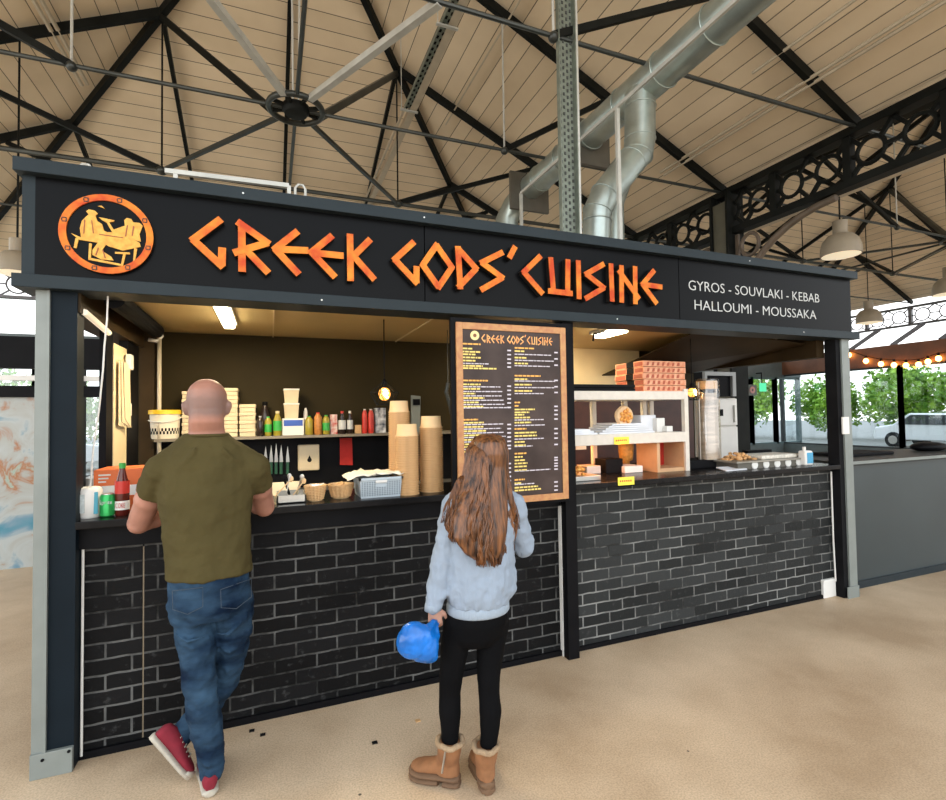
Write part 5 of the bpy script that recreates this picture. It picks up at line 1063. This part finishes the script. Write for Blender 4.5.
def head(mb, c, f, up, s=1., wide=1.):
    f, up = V(f).normalized(), V(up).normalized(); r = f.cross(up).normalized(); c = V(c)
    prof = [(-.118, .020, .030, .048), (-.105, .042, .050, .030), (-.085, .056, .068, .018), (-.055, .064, .084, .006), (-.02, .071, .095, -.004), (.02, .0765, .1, -.010), (.055, .0745, .097, -.014), (.085, .062, .082, -.014), (.108, .040, .055, -.012), (.118, .014, .02, -.01)]
    mb.loft([(c+up*z*s+f*o*s, r*a*s*wide, f*b*s) for z, a, b, o in prof], 20)
    mb.limb([c+f*.085*s+up*.012*s, c+f*.112*s-up*.028*s], [.008*s, .013*s], 8, 4)                       # nose
    mb.limb([c+f*.082*s-up*.060*s+r*.018*s, c+f*.088*s-up*.060*s, c+f*.082*s-up*.060*s-r*.018*s], [.006*s]*3, 8, 3)   # lips
    mb.limb([c+f*.076*s+up*.026*s+r*.034*s, c+f*.088*s+up*.022*s, c+f*.076*s+up*.026*s-r*.034*s], [.010*s]*3, 8, 3)   # brow
    for q in (-1, 1):
        e = c+r*q*(.079*wide)*s-up*.012*s-f*.004*s
        mb.loft([(e-up*.032*s+f*.008*s, r*.004*s+f*.002*s, f*.006*s), (e-up*.018*s, r*.010*s*1.0, f*.012*s), (e+up*.004*s-f*.004*s+r*q*.006*s, r*.011*s, f*.018*s), (e+up*.022*s-f*.006*s+r*q*.009*s, r*.010*s, f*.017*s), (e+up*.032*s-f*.004*s+r*q*.006*s, r*.004*s, f*.008*s)], 10)
def eyes(parent, c, f, up, s=1., wide=1.):
    f, up = V(f).normalized(), V(up).normalized(); r = f.cross(up).normalized(); c = V(c)
    for q in (-1, 1):
        e = c+f*.078*s+r*q*.032*s*wide+up*.002; b = MB().ball(e, .0125*s).build('eye', rub, parent, smooth=True); ORG[b] = ORG[parent]
        MB().ball(e+f*.0085*s, .0055*s).build('iris', dkbottle, b, smooth=True)
def shoe(parent, heel, toe, up, upper, solem_, L=.29, s=1., lace=True, boot=None):
    """low canvas shoe (or the foot of a boot): heel and toe are points of the sole"""
    heel, toe, up = V(heel), V(toe), V(up).normalized(); d = (toe-heel).normalized(); sd = d.cross(up).normalized(); up = sd.cross(d).normalized(); L = (toe-heel).length
    W = lambda u: (.030+.018*math.sin(min(1, u*1.15)*PI*.62)+.002)*s if u < .9 else .034*s
    us = [0, .06, .2, .4, .6, .78, .92, 1.0]; ws = [.018, .031, .034, .036, .044, .047, .036, .014]; hs = [.055, .075, .082, .075, .056, .044, .036, .026]
    so = MB().loft([(heel+d*L*u+up*.016*s, sd*(w_*1.12*s), up*.016*s) for u, w_ in zip(us, ws)], 16)
    a = soft(so.build('sole', solem_, parent, smooth=True), .005, 3); ORG[a] = ORG[parent]
    upm = MB().loft([(heel+d*L*(u*.94+.02)+up*(.02+h/2)*s, sd*w_*s, up*h/2*s) for u, w_, h in zip(us, ws, hs)], 16)
    if boot: boot(upm, heel, d, sd, up, L)
    b = soft(upm.build('upper', upper, parent, smooth=True), .005, 4); ORG[b] = ORG[parent]
    if lace:
        w = MB()
        for i in range(5):
            u = .36+.085*i; h = (.093-.045*(u-.3)*1.4)*s; c = heel+d*L*u+up*(h+.004)
            w.tube([c-sd*.022*s-up*.006, c+up*.002, c+sd*.022*s-up*.006], .0032*s, 5)
        w.build('laces', rub, parent); MB().loft([(heel+d*L*u+up*(.026)*s, sd*w_*s, up*.017*s) for u, w_ in ((.86, .043), (.93, .036), (1.0, .016))], 14).build('toe_cap', rub, parent, smooth=True)
    return b

# -------- the man
MY = -.33
j = lambda px, py, Y=MY: at(px, py, Y)
hc = j(207.3, 406, -.335); fdir = V((.02, .96, -.18)); hup = V((0, .18, .98))
foot = fl(212, 796)
t = thing('person', 'bald man in olive t-shirt, jeans and red shoes leaning on the left counter', 'person', (foot.x, foot.y, 0))
X1, Z1 = V((1, 0, 0)), V((0, 0, 1)); Y1 = V((0, 1, 0))
sL, sR = j(161, 469), j(254, 466); eL, eR = j(139, 523, -.17), j(264.5, 507, -.15)
wL, wR = V((.66, .07, 1.205)), V((.905, .10, 1.205))
b = MB(); head(b, hc, fdir, hup, 1.03, 1.08)
nk = j(207, 432, -.335)
b.loft([(hc-Z1*.02-Y1*.035, X1*.072, Y1*.066), (hc-Z1*.075-Y1*.035, X1*.074, Y1*.062), (nk, X1*.076, Y1*.066), (nk-Z1*.045, X1*.10, Y1*.075), (nk-Z1*.09, X1*.15, Y1*.08)], 16)
def torso(b, g=0.):
    for_ = [((207, 441), .125, .085), ((207, 450), .165, .10), ((207, 465), .192, .115), ((206.5, 490), .194, .125), ((207.5, 520), .180, .120), ((209, 550), .174, .118), ((210, 575), .174, .120)]
    b.loft([(j(*p), X1*(w_+g), Y1*(d_+g)) for p, w_, d_ in for_], 26)
torso(b, -.012)
b.limb([sL, eL, wL], [.060, .051, .031], 14, 8); b.limb([sR, eR, wR], [.060, .050, .031], 14, 8)
b.ball(eL.lerp(wL, .25), .054, (1, 1, .95)); b.ball(eR.lerp(wR, .25), .053, (1, 1, .95)); b.ball(sL.lerp(eL, .55), .062); b.ball(sR.lerp(eR, .55), .060)
hand(b, wL, V((.75, .6, -.02)), -Z1, -1, .25, 1.02); hand(b, wR, V((-.8, .5, -.02)), -Z1, 1, .25, 1.02)
body = soft(b.build('body', skin, t), .0065, 7); ORG[body] = ORG[t]
stubble_zone(j(207, 417.5).z, j(207, 386).z)
eyes(t, hc, fdir, hup, 1.03, 1.08)
b = MB(); torso(b, .006)
b.limb([j(186, 449), sL+Z1*.004], [.052, .066], 14, 4); b.limb([j(228, 448), sR+Z1*.004], [.052, .066], 14, 4)
b.loft([(j(207, 434.5), X1*.088, Y1*.078), (j(207, 439), X1*.118, Y1*.088), (j(207, 447), X1*.155, Y1*.10), (j(207, 458), X1*.185, Y1*.11)], 22)
for s_, e_, k in ((sL, eL, .42), (sR, eR, .44)):
    m_ = s_.lerp(e_, k); d = (e_-s_).normalized(); sx = V((1, 0, 0)); sx = (sx-d*sx.dot(d)).normalized(); sy = d.cross(sx)
    b.limb([s_+X1*(.02 if s_ is sL else -.02), s_.lerp(e_, .15)], [.066, .070], 14, 3)
    b.loft([(s_+d*.0, sx*.067, sy*.072), (s_.lerp(e_, k*.5), sx*.071, sy*.074), (m_, sx*.068, sy*.070)], 16)
def fold(b, P, c, w_, d_, r, Yc, nrm=1):
    q = []
    for px, py in P:
        cc = at(c, py, Yc); x = at(px, py, Yc-d_*.8).x; rel = min(.98, abs(x-cc.x)/w_); q.append(V((x, Yc-d_*math.sqrt(1-rel*rel)+r*.35, cc.z)))
    b.limb(q, [r*.4]+[r]*(len(q)-2)+[r*.4], 8, 3)
for P in ([(161, 488), (171, 499), (186, 503)], [(163, 505), (176, 515), (196, 516)], [(255, 478), (246, 490), (231, 496)], [(253, 492), (243, 506), (226, 510)], [(168, 556), (185, 561), (203, 558)], [(249, 545), (236, 556), (214, 561)], [(170, 572), (190, 571), (206, 575)], [(196, 445), (188, 458), (176, 468)], [(222, 446), (232, 458), (243, 464)], [(251, 528), (236, 538), (222, 541)]): fold(b, P, 208, .182, .122, .013, MY)
sh = soft(b.build('tshirt', tee, t), .0075, 7, .5, (.022, .09))
w = MB().tube([j(207, 434.2)+V((.089*math.cos(i*PI/12), .079*math.sin(i*PI/12), -.004)) for i in range(24)], .007, 8, closed=True).build('neckband', tee, t, smooth=True)
b = MB(); pz = 590
b.loft([(j(209.5, 570), X1*.166, Y1*.114), (j(210, 588), X1*.171, Y1*.122), (j(210.5, 603), X1*.170, Y1*.126), (j(211, 615), X1*.138, Y1*.11)], 24)
LL = [(190, 602, MY), (196.5, 640, -.34), (199, 672, -.355), (201.5, 700, -.365), (207.5, 732, -.375), (211.5, 758, -.38), (211.5, 770, -.385)]
b.limb([j(*p) for p in LL], [.090, .079, .070, .067, .066, .055, .051], 16, 5)
RR = [(232, 598, MY+.01), (234, 630, -.30), (229, 660, -.25), (224, 680, -.22), (203, 712, -.215), (181, 736, -.24), (174, 745, -.25)]
b.limb([j(*p) for p in RR], [.092, .080, .070, .066, .062, .056, .055], 16, 5)
def legfold(b, c, r, P, rr=.011):
    q = []
    for px, py in P: p = at(px, py, c[2]-r*.8); cc = at(c[0], py, c[2]); dx = min(.97*r, abs(p.x-cc.x)); q.append(V((p.x, c[2]-math.sqrt(r*r-dx*dx)+rr*.3, cc.z)))
    b.limb(q, [rr*.4]+[rr]*(len(q)-2)+[rr*.4], 8, 3)
for c, r, P in (((199, 0, -.355), .074, [(186, 664), (198, 671), (212, 668)]), ((199, 0, -.355), .072, [(188, 678), (200, 681), (213, 676)]), ((200, 0, -.36), .070, [(188, 690), (199, 696), (213, 692)]), ((201, 0, -.365), .068, [(190, 703), (202, 706), (214, 702)]), ((196, 0, -.34), .084, [(182, 634), (194, 640), (209, 635)]), ((209, 0, -.38), .060, [(200, 752), (209, 758), (220, 754)]), ((210, 0, -.385), .055, [(202, 765), (211, 769), (220, 765)]), ((231, 0, -.29), .082, [(220, 640), (230, 645), (242, 641)]), ((228, 0, -.25), .072, [(219, 660), (227, 664), (236, 659)])): legfold(b, c, r, P)
fold(b, [(172, 622), (188, 630), (206, 626)], 209, .172, .122, .012, MY); fold(b, [(214, 624), (228, 629), (246, 618)], 209, .172, .122, .012, MY)
jn = soft(b.build('jeans', denim, t), .0075, 5, .5, (.026, .06)); ORG[jn] = ORG[t]
stitch = M('denim_stitch', (.04, .055, .075), .8, var=0)
for q, (px, py) in enumerate(((187, 601), (236, 597))):
    c = j(px, py, MY-.139); w = MB(); Pk = [(-.062, .038), (.060, .048), (.060, -.035), (.0, -.062), (-.060, -.042)]
    P = []
    for x_, z_ in Pk: 
        xx = c.x+x_; rel = (xx-j(210, 600).x)/.18; P.append(V((xx, MY-.134*math.sqrt(max(0, 1-rel*rel*.86))-.0, c.z+z_)))
    w.tube(P+[P[0]], .0016, 4); w.build('pocket_seam', stitch, jn)
h1 = V((foot.x-.005, foot.y-.012, 0)); shoe(t, h1, h1+V((-.045, .275, 0)), Z1, redc, rub)
tp_, hp_ = fl(187, 784), at(157, 748, -.285)
ax = (V((tp_.x, tp_.y, .012))-hp_).normalized(); shoe(t, V((tp_.x, tp_.y, .014))-ax*.265, V((tp_.x, tp_.y, .014)), V((.8, .15, .45)), redc, rub)


# -------- the girl
GY = -.80
g = lambda px, py, Y=GY: at(px, py, Y)
hc = g(486.5, 459, -.80); f0, u0_ = V((.06, .97, .12)), V((-.02, -.12, .99))
pf = fl(470, 788); t = thing('person', 'girl with long wavy brown hair, pale blue sweatshirt and tan boots reading the menu', 'person', (pf.x, pf.y, 0))
b = MB(); head(b, hc, f0, u0_, .93)
b.loft([(hc-Z1*.06-Y1*.02, X1*.045, Y1*.045), (hc-Z1*.13-Y1*.02, X1*.047, Y1*.047), (g(482, 494), X1*.09, Y1*.06)], 14)
gsL, gsR = g(455, 505), g(512, 504); geL, geR = g(443, 560, -.79), g(524, 546, -.74); gwL, gwR = g(433.5, 607, -.80), V((2.06, -.58, 1.13))
def gt(b, q=0):
    b.loft([(g(*p), X1*(w_+q), Y1*(d_+q)) for p, w_, d_ in (((483, 492), .07, .055), ((482.5, 498), .125, .075), ((482, 510), .150, .09), ((481.5, 540), .140, .10), ((480, 570), .135, .10), ((478, 600), .125, .10))], 22)
gt(b)
for s_, e_, w_ in ((gsL, geL, gwL), (gsR, geR, gwR)): b.limb([s_, e_, w_], [.040, .033, .022], 12, 6)
hand(b, gwL, V((.10, -.02, -1)), V((.3, 1, 0)), 1, 1.15, .86); hand(b, gwR, V((-.35, .75, .3)), V((-.6, -.3, .2)), 1, .5, .86)
body = soft(b.build('body', skin2, t), .006, 6); eyes(t, hc, f0, u0_, .93)
b = MB()
b.loft([(g(*p), X1*w_, Y1*d_) for p, w_, d_ in (((483, 490), .075, .062), ((482.5, 495), .130, .085), ((482, 508), .158, .105), ((481, 530), .162, .118), ((480.5, 555), .163, .128), ((480.5, 575), .168, .135), ((481, 588), .172, .138), ((479.5, 597), .152, .128), ((478, 603), .140, .120))], 26)
def sleeve(b, s_, e_, w_, k):
    b.limb([s_, s_.lerp(e_, .5), e_, e_.lerp(w_, .55), e_.lerp(w_, k)], [.062, .055, .052, .047, .040], 14, 5)
sleeve(b, gsL, geL, gwL, .94); sleeve(b, gsR, geR, gwR, .9)
for P in ([(455, 598), (457, 583), (461, 566)], [(466, 600), (467, 585), (465, 568)], [(476, 601), (478, 583), (481, 568)], [(487, 600), (489, 584), (488, 566)], [(497, 597), (500, 580), (503, 562)], [(448, 590), (447, 575), (450, 560)]): fold(b, P, 480.5, .170, .136, .012, GY)
for P in ([(434, 590), (441, 594), (448, 590)], [(436, 578), (443, 582), (451, 577)], [(440, 556), (447, 561), (454, 556)]): legfold(b, (442 if P[0][1] > 570 else 446, 0, -.79), .050, P, .010)
ho = soft(b.build('sweatshirt', hoodie, t), .0075, 6, .5, (.022, .055))
c = g(478, 604); MB().loft([(c+Z1*.02, X1*.140, Y1*.121), (c+Z1*.005, X1*.146, Y1*.127), (c-Z1*.02, X1*.147, Y1*.127), (c-Z1*.027, X1*.142, Y1*.122)], 40).build('hem_rib', rib, t, smooth=True)
d = (gwL-geL).normalized(); MB().loft([(gwL-d*.03, X1*.036, Y1*.036), (gwL-d*.015, X1*.041, Y1*.041), (gwL+d*.012, X1*.038, Y1*.038)], 24).build('cuff', rib, t, smooth=True)
b = MB()
b.loft([(g(478, 600), X1*.138, Y1*.112), (g(477.5, 618), X1*.146, Y1*.120), (g(476, 632), X1*.138, Y1*.112), (g(474.5, 641), X1*.10, Y1*.09)], 22)
LL = [(461, 622, GY), (455, 645, -.79), (451, 676, -.785), (449.8, 692, -.78), (450, 712, -.785), (450, 735, -.79), (451, 752, -.80)]
b.limb([g(*p) for p in LL], [.078, .066, .054, .050, .050, .040, .036], 14, 5)
RR = [(493, 622, GY), (490.5, 645, -.82), (488.5, 676, -.84), (489, 692, -.845), (490.5, 712, -.86), (489.5, 736, -.87), (487, 755, -.87)]
b.limb([g(*p) for p in RR], [.078, .067, .053, .049, .050, .040, .036], 14, 5)
soft(b.build('leggings', legging, t), .007, 6, .5, (.004, .05))
def girlboot(heel, toe, top, lab):
    hb = thing(lab, '', '', heel) if False else None
    heel, toe, top = V(heel), V(toe), V(top)
    def shaft(mb, h_, d, sd, up, L):
        a0 = h_+d*L*.24+up*.03; 
        mb.loft([(a0, sd*.042, d*.055), (a0+up*.05, sd*.043, d*.053), (a0.lerp(top, .6), sd*.050, d*.052), (top, sd*.056, d*.058)], 18)
    heel.z = .022; toe.z = .022
    u = shoe(t, heel, toe, Z1, tan, solem, lace=False, s=1.02, boot=shaft); u.name = 'boot'
    d = (toe-heel).normalized(); sd = d.cross(Z1).normalized()
    w = MB()
    Lh = (toe-heel).length
    w.loft([(heel+d*Lh*u-Z1*.008, sd*w_, Z1*.014) for u, w_ in ((.0, .020), (.04, .033), (.15, .038), (.30, .038))], 14)
    w.loft([(heel+d*Lh*u-Z1*.008, sd*w_, Z1*.014) for u, w_ in ((.40, .040), (.6, .048), (.78, .051), (.92, .040), (1.0, .018))], 14)
    w.build('tread', solem, t, smooth='auto')
    MB().tube([top+sd*.054*math.cos(i*PI/12)+d*.056*math.sin(i*PI/12)+Z1*.004*math.sin(i*1.3) for i in range(24)], .012, 8, closed=True).build('fleece_cuff', fleece, t, smooth=True)
    return d, sd
hL, tL, toL = fl(460, 787), fl(410, 776), g(450, 741, -.80)
d, sd = girlboot(hL, tL, toL, 'boot')
zb = at(446, 752, -.87); MB().bar(toL+sd*.054*(-1 if sd.y > 0 else 1)-Z1*.005, toL+sd*.050*(-1 if sd.y > 0 else 1)-Z1*.11+d*.02, .008, .006).build('zip', steel, t)
hR = fl(489, 796); girlboot(hR, hR+V((.035, .235, 0)), g(486, 745, -.87), 'boot')
p = at(486, 766, -.905); MB().bar(p+Z1*.06, p+Z1*.02, .010, .006).build('pull_tab', M('dark_tan', (.12, .04, .02), .8), t)
# hair: a soft mass with many wavy locks over it
up, fr = u0_.normalized(), f0.normalized()
b = MB()
b.loft([(hc+up*.117, X1*.028, Y1*.03), (hc+up*.104, X1*.054, Y1*.062), (hc+up*.085-Y1*.008, X1*.072, Y1*.086), (hc+up*.03-Y1*.016, X1*.086, Y1*.096), (hc-up*.03-Y1*.032, X1*.084, Y1*.078), (g(483.5, 495, -.88), X1*.115, Y1*.055), (g(481, 515, -.905), X1*.132, Y1*.045), (g(480.5, 535, -.925), X1*.128, Y1*.04), (g(484, 552, -.935), X1*.09, Y1*.03), (g(487, 560, -.935), X1*.05, Y1*.02)], 22)
hb = soft(b.build('hair', hairm, t), .007, 4)
rn = random.Random(11); w = MB()
rowpy = [434.5, 437.5, 450, 466, 480, 495, 510, 524, 538, 552, 566]
ctr = [489.5, 489, 487, 486, 485, 483, 481.5, 480.5, 481, 484, 487]; hw = [4, 14, 20.5, 21.5, 23.5, 28, 31.5, 33, 32, 28, 22]
bk = [-.745, -.815, -.89, -.915, -.92, -.935, -.955, -.97, -.978, -.98, -.975]
for s_ in range(760):
    u = rn.uniform(-1, 1); v = rn.uniform(0, 1); cl = int((u+1)*9); rc = random.Random(cl*7+s_%2); ph = rc.uniform(0, 6.28)+rn.uniform(-.4, .4); fq = rc.uniform(1.0, 1.45); am = rc.uniform(1.8, 3.6); last = rn.uniform(9.0, 10.15) - 1.1*abs(u)**3 + (-1.0 if u < -.45 else 0)
    pts, rs = [], []; n_ = 22
    for k in range(n_+1):
        f = k/n_*last; i = min(int(f), 9); q = f-i; L_ = lambda a: a[i]*(1-q)+a[i+1]*q
        wv = am*math.sin(f*fq*1.9+ph+u*2)*min(1, max(0, (f-3.5)/3)); jt = rn.uniform(-.3, .3)
        cu = math.cos(min(1, abs(u))*PI/2*.97); yb = L_(bk); yc = -.80
        yy = yc+(yb-yc)*(.25+.75*cu)+ (rn.uniform(-.002, .002)) + .014*v + .006*math.sin(f*fq*1.9+ph+1.2)*min(1, max(0, (f-3.5)/3))
        pts.append(at(L_(ctr)+u*L_(hw)+wv+jt, L_(rowpy), yy)); rs.append((.0034+.0026*math.sin(PI*min(1, f/last*.9+.06)))*(1 if k < n_ else .3))
    w.tube(pts, rs, 4)
for s_ in range(46):       # looser locks over the left shoulder and right side
    left = s_ % 2 == 0; x0, x1 = (462, 444+rn.uniform(-5, 8)) if left else (505, 517+rn.uniform(-5, 4)); ph = rn.uniform(0, 6)
    pts = [at(x0+(x1-x0)*min(1, (k/12)**.7)+1.2*math.sin(k*.8+ph), 476+k*(3.9 if left else 4.4)+rn.uniform(-.2, .2), -.845-.03*math.sin(k/12*PI)) for k in range(13)]
    w.tube(pts, [.0032*(1-.06*k) for k in range(13)], 4)
w.build('wavy_locks', hairm, hb, smooth=True); 
# blue bag in her hand
bp_ = g(420, 640, -.86); t = thing('plastic_bag', 'bright blue plastic bag hanging from the girl\'s left hand', 'bag', bp_)
bagm = M('blue_plastic', (.003, .13, .48), .32, var=.35, scale=8, bump=.35, bscale=9, bd=.02, spec=.6)
b = MB(); b.ball(g(414, 640, -.86), .070, (1.1, .75, 1.12)); b.ball(g(425, 646, -.86), .062, (1.05, .75, 1.2)); b.ball(g(409, 647, -.86), .048, (1.1, .7, .8)); b.ball(g(430, 655, -.86), .034, (1, .8, 1))
b.limb([g(424, 636, -.86), g(433, 622, -.83)], [.045, .016], 12, 4); b.limb([g(434, 640, -.85), g(436, 622, -.82)], [.025, .012], 10, 4)
soft(b.build('bag', bagm, t), .006, 3, .5, (.020, .075))
MB().tube([g(432, 625, -.83), g(433, 617, -.79), g(438, 616, -.78), g(438, 625, -.82)], .006, 6).build('handle', bagm, t)
